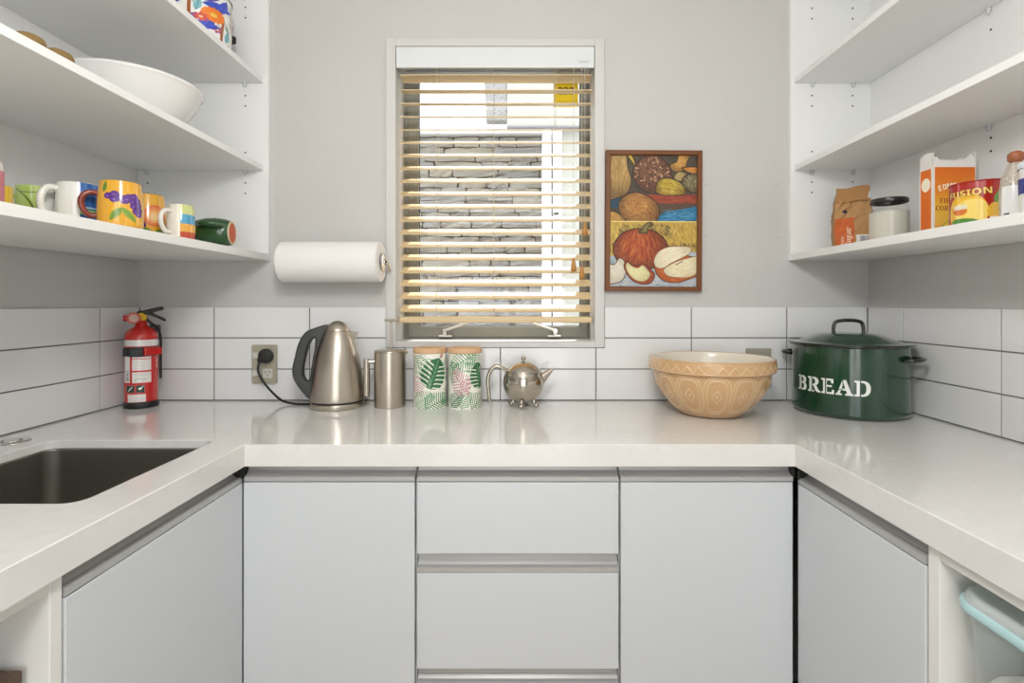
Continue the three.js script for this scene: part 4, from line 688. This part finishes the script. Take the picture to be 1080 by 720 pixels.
{
  const yel = (kind) => canvasTex(1024, 512, (g, w, h) => {
    g.fillStyle = '#e0a52e'; g.fillRect(0, 0, w, h);
    for (let i = 0; i < 160; i++) { g.fillStyle = ['#e8b545', '#d49a2a', '#efc050'][i % 3]; g.globalAlpha = 0.4; g.fillRect(rnd() * w, rnd() * h, 14, 60 + 60 * rnd()); } g.globalAlpha = 1;
    if (!kind) {
      leafShape(g, 385, 130, 120, 44, -1.5, '#6f8f2e', '#4d6a1f');
      grapes(g, [[425, 170], [470, 150], [515, 185], [470, 205], [540, 215], [575, 170], [615, 160], [640, 200], [600, 215], [650, 250], [610, 265], [660, 300], [630, 320], [560, 195], [655, 345]], 34);
      leafShape(g, 520, 290, 170, 60, 2.1, '#7d9a3a', '#4f6e22'); leafShape(g, 520, 290, 185, 60, 0.95, '#86a344', '#4f6e22');
    } else {
      grapes(g, [[380, 180], [420, 210], [385, 240], [430, 260], [400, 300], [440, 320], [420, 350], [455, 290], [470, 350]], 38);
      for (const [rad, c] of [[110, '#d9683a'], [92, '#e48a4c'], [64, '#efb06a'], [38, '#f4cf92']]) { g.fillStyle = c; g.beginPath(); g.ellipse(585 - (110 - rad) * 0.15, 240 + (110 - rad) * 0.2, rad * 0.95, rad * 1.1, 0.2, 0, 7); g.fill(); }
      leafShape(g, 560, 440, 150, 60, -0.3, '#6f9a35', '#466a20'); leafShape(g, 560, 440, 130, 56, -2.6, '#628c2e', '#466a20');
    }
    leafShape(g, 900, 250, 150, 60, 0.4, '#7d9a3a', '#4f6e22'); grapes(g, [[120, 200], [160, 230], [120, 260], [165, 290], [130, 320]], 36);
  });
  mug('yellow mug with purple grapes and a brown handle', -0.86, 0.559, 0.100, 0.040, yel(0), { taper: 0.08, belly: 0.07, hc: '#7a2a18', ha: -84, hs: 0.24, inside: '#e8b545', hr: 0.006 });
  mug('yellow mug with grapes and a peach behind the brown-handled one', -0.945, 0.358, 0.115, 0.040, yel(1), { turn: -0.05, taper: 0.12, belly: 0.09, hc: '#e0a52e', ha: 170, inside: '#e8b545' });
  mug('cream mug with blue, orange and red stripes', -0.85, 0.373, 0.087, 0.030, canvasTex(512, 512, (g, w, h) => { g.fillStyle = '#ece7d8'; g.fillRect(0, 0, w, h); const s = (y0, y1, c) => { g.fillStyle = c; g.fillRect(250, h * (1 - y1), 150, h * (y1 - y0)); }; s(0.72, 1, '#c9cf86'); s(0.45, 0.72, '#4f9bc0'); s(0.22, 0.45, '#e3a94a'); s(0, 0.22, '#bf4a2c'); g.fillStyle = '#e6dfe4'; g.fillRect(400, 0, 40, h); }), { taper: 0.1, belly: 0.1, ha: -48, hs: 0.3 });
  mug('white mug with a blue and green painted side', -0.95, 0.561, 0.097, 0.037, canvasTex(512, 512, (g, w, h) => { g.fillStyle = '#ebe9e2'; g.fillRect(0, 0, w, h); g.fillStyle = '#2f62a8'; g.fillRect(262, 0, 140, h); for (let i = 0; i < 60; i++) { g.fillStyle = ['#3f78bd', '#27549a', '#5a92cc'][i % 3]; g.globalAlpha = 0.5; g.fillRect(262 + rnd() * 125, rnd() * h, 14, 80); } g.globalAlpha = 1; g.fillStyle = '#8cc06a'; g.fillRect(262, 300, 140, 55); g.fillStyle = '#b9dce4'; g.fillRect(262, 270, 140, 14); }), { taper: 0.04, belly: 0.06, ha: -72, hs: 0.36, hr: 0.0065 });
  mug('pale green leaf-painted mug behind the white mug', -1.032, 0.571, 0.088, 0.034, canvasTex(512, 512, (g, w, h) => { g.fillStyle = '#e9e9e6'; g.fillRect(0, 0, w, h); g.fillStyle = '#a9bd62'; g.fillRect(150, 0, 128, h); g.strokeStyle = '#55702e'; g.lineWidth = 10; g.beginPath(); g.moveTo(165, 40); g.quadraticCurveTo(240, 150, 250, 330); g.stroke(); g.beginPath(); g.moveTo(180, 70); g.quadraticCurveTo(240, 110, 275, 60); g.stroke(); g.fillStyle = '#c6d67e'; g.fillRect(288, 330, 40, 182); g.fillStyle = '#3b6a9c'; g.fillRect(335, 30, 60, 200); }), { hc: '#8fa84c', ha: -85, hs: 0.25, inside: '#dfe3bf' });
  mug('small yellow mug at the near end of the row', -1.005, 0.688, 0.066, 0.028, canvasTex(64, 64, (g, w, h) => { g.fillStyle = '#d8b23a'; g.fillRect(0, 0, w, h); }), { ha: 180, hc: '#d8b23a' });

  // dark green cup lying on its side
  const c = thing('mug', 'dark green mug lying on its side showing an orange base', 'mug', [-0.868, S1 + 0.0422, 0.205], 0, 'mugs over the sink');
  const gl = M('#1f4a22', 0.15, { clearcoat: 0.8, clearcoatRoughness: 0.05 }), pv = new THREE.Group();
  const turn = [0, 0.17, 0]; c.scale.setScalar(1.1);
  const lay = (g) => g.rotateZ(PI / 2);     // mouth to the left, base to the right
  part('body', lay(lathe([[0.025, -0.046], [0.031, -0.044], [0.036, -0.03], [0.0382, -0.01], [0.0375, 0.012], [0.033, 0.032], [0.029, 0.041], [0.027, 0.04], [0.031, 0.03], [0.0345, 0.01], [0.034, -0.02], [0.0, -0.03]], 64)), gl, c, null, turn);
  part('base', lay(lathe([[0, -0.0465], [0.023, -0.0465], [0.0275, -0.0455]], 48)), M('#d0694a', 0.6), c, null, turn);
  part('base_ring', lay(new THREE.TorusGeometry(0.0272, 0.0022, 10, 48).rotateX(PI / 2).translate(0, -0.0452, 0)), M('#d8c9a4', 0.5), c, null, turn);
  part('handle', tube([[-0.022, 0.012, 0.034], [-0.018, 0.016, 0.05], [0.002, 0.017, 0.056], [0.02, 0.016, 0.05], [0.026, 0.012, 0.034]], 0.006, 36, 12), gl, c, null, [turn[0], turn[1] + 0.15, 0]);

  const b = thing('sauce_bottle', 'bottle with dark cap and pink label at the shelf end', 'bottle', [-0.9, S1, 0.805]);
  part('body', lathe([[0, 0.0], [0.022, 0.0], [0.023, 0.003], [0.023, 0.075], [0.02, 0.085], [0.0125, 0.093], [0.0125, 0.1]], 40), M([0.62, 0.58, 0.54], 0.15, { clearcoat: 0.5 }), b);
  part('label', lathe([[0.0234, 0.012], [0.0234, 0.066]], 40), M('#b8727a', 0.5), b); part('cap', lathe([[0.0145, 0.1], [0.0155, 0.102], [0.0155, 0.124], [0.014, 0.127], [0, 0.127]], 32), M('#2a2322', 0.4), b);

  const w = thing('serving_bowl', 'large white serving bowl on the middle left shelf', 'bowl', [-0.99, S2, 0.34]);
  part('outside', lathe([[0, 0.0], [0.066, 0.0], [0.069, 0.003], [0.07, 0.008], [0.088, 0.02], [0.115, 0.046], [0.136, 0.08], [0.147, 0.108], [0.152, 0.112], [0.1535, 0.117], [0.151, 0.121], [0.147, 0.121]], 96), mt.white, w);
  part('inside', lathe([[0.147, 0.121], [0.141, 0.108], [0.13, 0.08], [0.108, 0.048], [0.08, 0.024], [0.06, 0.014], [0, 0.011]], 96), mt.white, w);
  for (const [x, z, l] of [[-0.95, 0.612, 'small ribbed brown pot nearer the white serving bowl'], [-0.95, 0.676, 'small ribbed brown pot farther from the white serving bowl']]) {
    const o = thing('ribbed_pot', l, 'pot', [x, S2, z], 0, 'ribbed pots on middle shelf');
    const g = lathe([[0, 0.0], [0.024, 0.0], [0.027, 0.008], [0.0285, 0.03], [0.028, 0.052], [0.026, 0.06]], 72), p = g.attributes.position;
    for (let i = 0; i < p.count; i++) { const a = Math.atan2(p.getZ(i), p.getX(i)), k = 1 + 0.025 * Math.cos(24 * a); p.setXYZ(i, p.getX(i) * k, p.getY(i), p.getZ(i) * k); } g.computeVertexNormals();
    part('body', g, M('#a58c58', 0.6), o);
    const l2 = lathe([[0.0275, 0.06], [0.0275, 0.063], [0.024, 0.072], [0.013, 0.078], [0, 0.08]], 72), q = l2.attributes.position; for (let i = 0; i < q.count; i++) { const a = Math.atan2(q.getZ(i), q.getX(i)), k = 1 + 0.02 * Math.cos(24 * a); q.setXYZ(i, q.getX(i) * k, q.getY(i), q.getZ(i) * k); } l2.computeVertexNormals();
    part('lid', l2, M('#8f7443', 0.6), o);
  }
  const f = thing('flowered_pot', 'white pot painted with bright flowers on the top left shelf', 'pot', [-0.925, S3, 0.172], facing(-0.925, 0.172));
  const ft = canvasTex(1024, 512, (g, w2, h) => {
    g.fillStyle = '#f0efea'; g.fillRect(0, 0, w2, h); const petals = (x, y, R, n, c, c2) => { for (let i = 0; i < n; i++) { g.save(); g.translate(x, y); g.rotate(i * 2 * PI / n); g.fillStyle = c; g.beginPath(); g.ellipse(R * 0.6, 0, R * 0.45, R * 0.24, 0, 0, 7); g.fill(); g.restore(); } g.fillStyle = c2; g.beginPath(); g.arc(x, y, R * 0.3, 0, 7); g.fill(); };
    for (let i = 0; i < 90; i++) { g.strokeStyle = ['#4f8a63', '#7fae8a', '#3a6d7a'][i % 3]; g.lineWidth = 3; const x = rnd() * w2, y = rnd() * h; for (let k = 0; k < 5; k++) { g.beginPath(); g.arc(x + k * 5, y + k * 9, 5, 0, 7); g.stroke(); } }
    for (let i = 0; i < 26; i++) { const x = rnd() * w2, y = rnd() * h; petals(x, y, 28 + 20 * rnd(), 7, ['#d94a3c', '#c93a5a', '#7fb6c0', '#b44a90'][i % 4], '#f2d27a'); }
    for (const [x, dy] of [[470, 0], [120, 0], [800, 0], [560, -210], [300, -200], [900, -190], [30, -170]]) { g.save(); g.translate(0, dy); leafShape(g, x - 70, 330, 150, 60, -0.5, '#5a3fa5', '#3a2a80'); leafShape(g, x - 40, 360, 190, 70, -0.15, '#2f4bc0', '#22389a'); leafShape(g, x + 60, 390, 150, 60, -1.25, '#3a50c8', '#22389a'); g.fillStyle = '#f07a1a'; g.beginPath(); g.arc(x + 20, 440, 54, 0, 7); g.fill(); petals(x + 20, 440, 66, 16, '#ee7d1c', '#f6c04a'); g.strokeStyle = '#a05a2c'; g.lineWidth = 18; g.beginPath(); g.moveTo(x + 160, 500); g.quadraticCurveTo(x + 150, 380, x + 170, 250); g.stroke(); leafShape(g, x + 190, 430, 120, 40, -1.4, '#7fb8c4', '#4a8a9a'); petals(x + 215, 480, 40, 8, '#d2463f', '#f2b27a'); g.restore(); }
  });
  part('body', lathe([[0.079, 0.004], [0.081, 0.05], [0.082, 0.12], [0.081, 0.16]], 80, true), M('#ffffff', 0.2, { map: ft, clearcoat: 0.6 }), f, null, [0, PI, 0]);
  part('foot', lathe([[0, 0.0], [0.077, 0.0], [0.0795, 0.004]], 64), mt.white, f); part('lid', lathe([[0.0835, 0.16], [0.0835, 0.164], [0.07, 0.178], [0.03, 0.188], [0, 0.19]], 72), mt.white, f);
  const dk = part('handle', tube([[0.079, 0.15, 0], [0.096, 0.155, 0], [0.103, 0.14, 0], [0.1, 0.115, 0], [0.095, 0.095, 0]], 0.003, 40, 10), mt.chrome, f, null, [0, 0.55, 0]);
  part('grip', rbox(0.028, 0.022, 0.018, 0.004, 0.094, 0.088, 0, 2), mt.black, dk);
}

// ---------------------------------------------------------------- dry goods on the right shelf
{
  const gx = 0.985, gz = 0.152, bag = thing('sugar_bag', 'folded brown paper raw sugar bag at the shelf end', 'bag', [gx, S1, gz], facing(gx, gz) + 0.15);
  const W = 0.088, D = 0.062, Hb = 0.145;
  const bt = canvasTex(512, 768, (g, w, h) => { g.fillStyle = '#b58a5a'; g.fillRect(0, 0, w, h); for (let i = 0; i < 1500; i++) { g.fillStyle = ['#c29a6a', '#a67a4a', '#8f6638', '#cfae80'][i % 4]; g.globalAlpha = 0.35; g.fillRect(rnd() * w, rnd() * h, 3 + 10 * rnd(), 3); } g.globalAlpha = 1; g.fillStyle = '#c4622f'; g.beginPath(); g.moveTo(0, 330); g.quadraticCurveTo(20, 300, 60, 300); g.lineTo(270, 290); g.lineTo(270, 768); g.lineTo(0, 768); g.fill(); g.fillStyle = '#f0d9c0'; g.save(); g.translate(130, 740); g.rotate(-PI / 2); g.font = 'italic 70px serif'; g.fillText('Raw', 20, 0); g.font = 'italic bold 100px serif'; g.fillText('Sugar', 0, 92); g.restore(); g.fillStyle = '#e6e2dc'; g.fillRect(300, 560, 200, 180); for (let i = 0; i < 16; i++) { g.fillStyle = '#3a3f66'; g.fillRect(345 + i * 9, 580, 2 + 5 * rnd(), 140); } g.fillStyle = '#2c2b3a'; g.beginPath(); g.moveTo(90, 200); g.lineTo(130, 150); g.lineTo(150, 190); g.lineTo(180, 205); g.lineTo(150, 225); g.lineTo(120, 230); g.fill(); });
  const g = new THREE.BoxGeometry(W, Hb, D, 14, 18, 6), p = g.attributes.position;
  for (let i = 0; i < p.count; i++) { const t = p.getY(i) / Hb + 0.5, x = p.getX(i), z = p.getZ(i), bul = 1 + 0.08 * Math.sin(PI * Math.min(1, t * 1.1)), cr = 0.0025 * (n32(x * 9 + 3.1, p.getY(i) * 9 + z * 7 + 2.2) - 0.5) * 2 * (0.4 + t * 1.4); const tz = 1 - 0.45 * Math.max(0, t - 0.75) * 4 * 0.9; p.setXYZ(i, x * bul + cr, p.getY(i) + Hb / 2, z * bul * tz + cr * 2); }
  g.computeVertexNormals(); const kr = M('#b08656', 0.8); part('sack', g, [kr, kr, kr, kr, M('#ffffff', 0.8, { map: bt }), kr], bag);
  const fg = new THREE.BoxGeometry(W * 0.92, 0.045, 0.022, 10, 4, 2), q = fg.attributes.position; for (let i = 0; i < q.count; i++) { const y = q.getY(i); q.setXYZ(i, q.getX(i) + 0.004 * Math.sin(y * 90), y + 0.16 + 0.003 * Math.sin(q.getX(i) * 70), q.getZ(i) - y * 0.35 + 0.006); } fg.computeVertexNormals();
  part('folded_top', fg, M('#a87c4c', 0.8), bag);

  const jx = 0.99, jz = 0.30, j = thing('rice_jar', 'glass jar of white rice with a black lid', 'jar', [jx, S1, jz]);
  const jg = M([1, 1, 0.99], 0.03, { transmission: 1, ior: 1.45, thickness: 0, side: THREE.DoubleSide });
  part('glass', lathe([[0, 0.0008], [0.04, 0.0008], [0.0445, 0.004], [0.0455, 0.012], [0.0455, 0.085], [0.043, 0.094], [0.039, 0.1], [0.039, 0.108]], 72), jg, j);
  const rt = noiseTex(256, (x, y, n) => { const k = 222 + 40 * (n96(x / n, y / n) - 0.5) + 40 * (rnd() - 0.5); return [Math.min(255, k + 6), Math.min(255, k + 2), k - 10]; }); rt.repeat.set(4, 2);
  const rb = noiseTex(256, (x, y, n) => { const k = 128 + 180 * (n96(x / n, y / n) - 0.5); return [k, k, k]; }, false); rb.repeat.set(4, 2);
  const rice = part('rice', lathe([[0, 0.003], [0.04, 0.003], [0.0445, 0.012], [0.0445, 0.082], [0.03, 0.086], [0, 0.087]], 64, true), M('#ffffff', 0.8, { map: rt, bumpMap: rb, bumpScale: 0.002 }), j); rice.userData.kind = 'stuff';
  part('lid', lathe([[0.0415, 0.107], [0.0432, 0.108], [0.0432, 0.1165], [0.0415, 0.1185], [0, 0.118]], 64), M('#1c1f1c', 0.3, { clearcoat: 0.4 }), j);

  // torn cornflour carton
  const cx = 1.034, cz = 0.434, cw = 0.1, cd = 0.042, ch = 0.168, c = thing('cornflour_carton', 'orange and white cornflour carton with a torn open top', 'carton', [cx, S1, cz]);
  const wm = M([0.78, 0.76, 0.72], 0.6), fr = canvasTex(512, 768, (g, w, h) => {
    g.fillStyle = '#e6e2da'; g.fillRect(0, 0, w, h); const gr = g.createLinearGradient(0, 20, 0, h); gr.addColorStop(0, '#dd6a12'); gr.addColorStop(0.35, '#e88a1c'); gr.addColorStop(0.55, '#f3c23a'); gr.addColorStop(0.8, '#efc04a'); gr.addColorStop(1, '#d9791c'); g.fillStyle = gr; g.fillRect(16, 20, w - 24, h - 20);
    g.fillStyle = '#f6ecd0'; g.font = 'bold 84px sans-serif'; g.textAlign = 'center'; const t = 'EDMONDS'; [...t].forEach((ch2, i) => { const a = (i - 3) * 0.11; g.save(); g.translate(w / 2 + 520 * Math.sin(a), 780 - 520 * Math.cos(a) - 10); g.rotate(a); g.fillText(ch2, 0, 0); g.restore(); });
    g.fillStyle = '#9c2f14'; g.font = 'bold 74px serif'; g.fillText('FIELDERS', w / 2 + 5, 410); g.fillText('CORNFLOUR', w / 2 + 5, 490); g.fillStyle = '#7fa040'; leafShape(g, 60, 760, 220, 60, -0.9, '#7fa040', '#56762a'); g.fillStyle = '#f0c83c'; g.beginPath(); g.ellipse(150, 690, 40, 90, 0.5, 0, 7); g.fill();
  });
  const sd = canvasTex(128, 512, (g, w, h) => { g.fillStyle = '#e6e2da'; g.fillRect(0, 0, w, h); g.fillStyle = '#dc6d16'; g.fillRect(8, 20, w - 30, h - 30); g.fillStyle = '#f4ead2'; g.beginPath(); g.ellipse(w / 2 - 6, 130, 42, 50, 0, 0, 7); g.fill(); g.fillStyle = '#c25414'; for (let i = 0; i < 14; i++) g.fillRect(20, 240 + i * 16, 60 + 10 * rnd(), 4); });
  const fm = M('#ffffff', 0.5, { map: fr }), smm = M('#ffffff', 0.5, { map: sd }), bg = box(cw, ch, cd, 0, ch / 2, 0);
  part('box', bg, [wm, smm, wm, wm, fm, wm], c);
  const flap = (pts, x, z, ry, lean) => part('torn_flap', poly(pts, 0.0012, 0), wm, c, [x, ch - 0.0005, z], [lean, ry, 0]);
  flap([[0, 0], [cw, 0], [cw, 0.02], [cw * 0.92, 0.03], [cw * 0.8, 0.018], [cw * 0.6, 0.012], [cw * 0.4, 0.014], [cw * 0.2, 0.01], [cw * 0.1, 0.022], [0, 0.018]], -cw / 2, cd / 2 - 0.0015, 0, -0.15);
  flap([[0, 0], [cw, 0], [cw, 0.03], [cw * 0.8, 0.022], [cw * 0.5, 0.026], [cw * 0.25, 0.022], [cw * 0.1, 0.034], [0, 0.03]], -cw / 2, -cd / 2 + 0.0005, 0, 0.1);
  flap([[0, 0], [cd, 0], [cd, 0.026], [cd * 0.5, 0.034], [0, 0.03]], -cw / 2, cd / 2, PI / 2, 0.0); flap([[0, 0], [cd, 0], [cd, 0.03], [cd * 0.5, 0.026], [0, 0.034]], cw / 2 - 0.0012, cd / 2, PI / 2, 0.0);

  const tx = 0.992, tz = 0.566, tin = thing('red_tin', 'round red tin with a yellow tropical fruit label', 'tin', [tx, S1, tz], facing(tx, tz));
  const tt = canvasTex(1024, 384, (g, w, h) => {
    g.fillStyle = '#a81f16'; g.fillRect(0, 0, w, h); g.fillStyle = '#8c170f'; g.fillRect(700, 0, 324, h);
    g.save(); g.beginPath(); g.ellipse(440, 260, 125, 165, 0, 0, 7); g.clip(); g.fillStyle = '#e9b52c'; g.fillRect(260, 60, 420, 330); g.fillStyle = '#f3d46a'; g.beginPath(); g.arc(470, 260, 110, 0, 7); g.fill(); g.fillStyle = '#d9772a'; g.beginPath(); g.ellipse(400, 240, 52, 40, 0.3, 0, 7); g.fill(); g.fillStyle = '#e4dcc0'; g.fillRect(360, 190, 90, 40); g.fillStyle = '#4f8a35'; g.beginPath(); g.ellipse(430, 340, 90, 30, 0.1, 0, 7); g.fill(); g.restore();
    leafShape(g, 600, 200, 130, 34, -1.3, '#5f9a3a', '#3f6d24'); leafShape(g, 600, 210, 110, 30, -0.7, '#6fa845', '#3f6d24'); g.fillStyle = '#e6b23a'; g.beginPath(); g.ellipse(600, 260, 44, 70, 0.1, 0, 7); g.fill(); g.fillStyle = '#ece3d0'; g.fillRect(570, 310, 50, 60);
    g.fillStyle = '#f2d56a'; g.strokeStyle = '#7c2a10'; g.lineWidth = 8; g.font = 'bold 76px sans-serif'; g.textAlign = 'center'; g.save(); g.translate(450, 120); g.rotate(-0.05); g.strokeText('FUSION', 0, 0); g.fillText('FUSION', 0, 0); g.restore(); g.fillStyle = '#e6b23a'; for (const [x, y] of [[690, 130], [700, 180]]) { g.beginPath(); g.arc(x, y, 12, 0, 7); g.fill(); }
  });
  part('can', lathe([[0.0495, 0.003], [0.0495, 0.05], [0.0495, 0.097]], 72, true), M('#ffffff', 0.2, { map: tt, clearcoat: 0.4 }), tin, null, [0, PI, 0]);
  part('rim', merge(new THREE.TorusGeometry(0.0497, 0.0016, 8, 72).rotateX(PI / 2)  .translate(0, 0.097, 0), new THREE.TorusGeometry(0.0497, 0.0016, 8, 72).rotateX(PI / 2).translate(0, 0.003, 0)), M('#a81f16', 0.25), tin);
  part('lid', lathe([[0, 0.094], [0.049, 0.094]], 60), M('#c9c4b8', 0.3, { metalness: 0.7, side: THREE.DoubleSide }), tin);

  const sp = thing('spice_bag', 'clear spice packet twisted shut at the brown top', 'packet', [0.965, S1, 0.677], facing(0.965, 0.677));
  const sg = lathe([[0, 0.0], [0.022, 0.0], [0.024, 0.004], [0.024, 0.06], [0.021, 0.085], [0.013, 0.105], [0.008, 0.115]], 40), spp = sg.attributes.position; for (let i = 0; i < spp.count; i++) { const a = Math.atan2(spp.getZ(i), spp.getX(i)), k = 1 + 0.05 * Math.cos(5 * a) * (spp.getY(i) / 0.1); spp.setX(i, spp.getX(i) * k); spp.setZ(i, spp.getZ(i) * k * 0.85); } sg.computeVertexNormals();
  const pt = canvasTex(512, 512, (g, w, h) => { g.fillStyle = '#b5aa9c'; g.fillRect(0, 0, w, h); for (let i = 0; i < 900; i++) { g.fillStyle = ['#c8bfb2', '#9c9082', '#d8d1c6'][i % 3]; g.fillRect(rnd() * w, rnd() * h, 5, 10); } g.fillStyle = '#e6e4e2'; g.fillRect(170, 230, 180, 282); g.fillStyle = '#35353f'; g.save(); g.translate(225, 480); g.rotate(-PI / 2); g.font = '44px serif'; g.fillText('Ground', 0, 0); g.fillText('Powder', 0, 70); g.restore(); });
  part('packet', sg, M('#ffffff', 0.2, { map: pt, clearcoat: 0.6 }), sp, null, [0, PI, 0]);
  part('twist', lathe([[0.008, 0.114], [0.0125, 0.119], [0.0125, 0.13], [0.008, 0.135], [0, 0.136]], 24), M('#9a5a35', 0.5), sp);

  const wj = thing('white_tub', 'white tub with a blue band at the right edge', 'tub', [0.93, S1, 0.775]);
  part('body', lathe([[0, 0], [0.036, 0], [0.0385, 0.003], [0.0395, 0.08]], 56), mt.white, wj); part('label_band', lathe([[0.0396, 0.035], [0.0402, 0.062]], 56), M('#2e3a86', 0.35), wj); part('lid', lathe([[0.0412, 0.08], [0.0412, 0.089], [0.039, 0.0915], [0, 0.0915]], 56), M([0.75, 0.8, 0.84], 0.3), wj);
}

// ---------------------------------------------------------------- things in the open cabinets
{
  const o = thing('storage_tub', 'clear plastic food tub with pale teal lid in the open cabinet', 'tub', [0.787, 0.498, 1.073]);
  const w = 0.31, d = 0.31, r = 0.04, h = 0.285;
  const loft = (list) => { const rings = list.map(([i, y]) => roundedRect(-w / 2 + i, w / 2 - i, -d / 2 + i, d / 2 - i, Math.max(0.01, r - i * 0.5), 8).map(([x, z]) => [x, y, z])), pos = [], idx = [], N = rings[0].length; rings.forEach((q) => q.forEach((p) => pos.push(...p))); for (let j = 0; j + 1 < rings.length; j++) for (let i = 0; i < N; i++) { const a = j * N + i, b = j * N + (i + 1) % N; idx.push(a, a + N, b, b, a + N, b + N); } const g = new THREE.BufferGeometry(); g.setAttribute('position', new THREE.Float32BufferAttribute(pos, 3)); g.setIndex(idx); g.computeVertexNormals(); return g; };
  const clear = M([0.92, 0.95, 0.95], 0.22, { transmission: 0.85, ior: 1.4, thickness: 0, side: THREE.DoubleSide });
  part('side', loft([[0.12, 0.001], [0.03, 0.001], [0.022, 0.008], [0.008, h]]), clear, o);
  const lid = part('lid', loft([[0.004, h + 0.002], [0.001, h + 0.006], [0.004, h + 0.020], [0.012, h + 0.0215], [0.02, h + 0.017], [0.08, h + 0.0165], [0.15, h + 0.0165]]), M([0.80, 0.86, 0.85], 0.2, { transmission: 0.5, thickness: 0, side: THREE.DoubleSide }), o);
  part('lid_seal', loft([[0.002, h - 0.004], [-0.0025, h - 0.002], [-0.0025, h + 0.008], [0.002, h + 0.010]]), M([0.46, 0.68, 0.70], 0.3), o);
  part('flour', loft([[0.13, 0.004], [0.032, 0.004], [0.018, 0.17], [0.03, 0.19], [0.08, 0.2], [0.15, 0.197]]), M([0.80, 0.78, 0.73], 0.9), o).userData.kind = 'stuff';

  const b = thing('storage_box', 'grey box with dark brown rim in the cabinet by the sink', 'box', [-0.80, 0.498, 1.15]);
  const gm = M([0.42, 0.42, 0.42], 0.5), bm = M([0.10, 0.06, 0.04], 0.5);
  part('side', merge(bx(-0.15, 0.15, 0, 0.22, -0.15, -0.14), bx(-0.15, 0.15, 0, 0.22, 0.14, 0.15), bx(-0.15, -0.14, 0, 0.22, -0.14, 0.14), bx(0.14, 0.15, 0, 0.22, -0.14, 0.14), bx(-0.14, 0.14, 0, 0.01, -0.14, 0.14)), gm, b);
  part('lid', bx(-0.145, 0.145, 0.22, 0.228, -0.13, 0.15, 0.003), gm, b); part('hinge_rim', bx(-0.15, 0.15, 0.22, 0.236, -0.15, -0.132, 0.002), bm, b);
}

scene.traverse((o) => { if (o.isMesh) { o.castShadow = true; o.receiveShadow = true; } });
renderer.render(scene, camera);
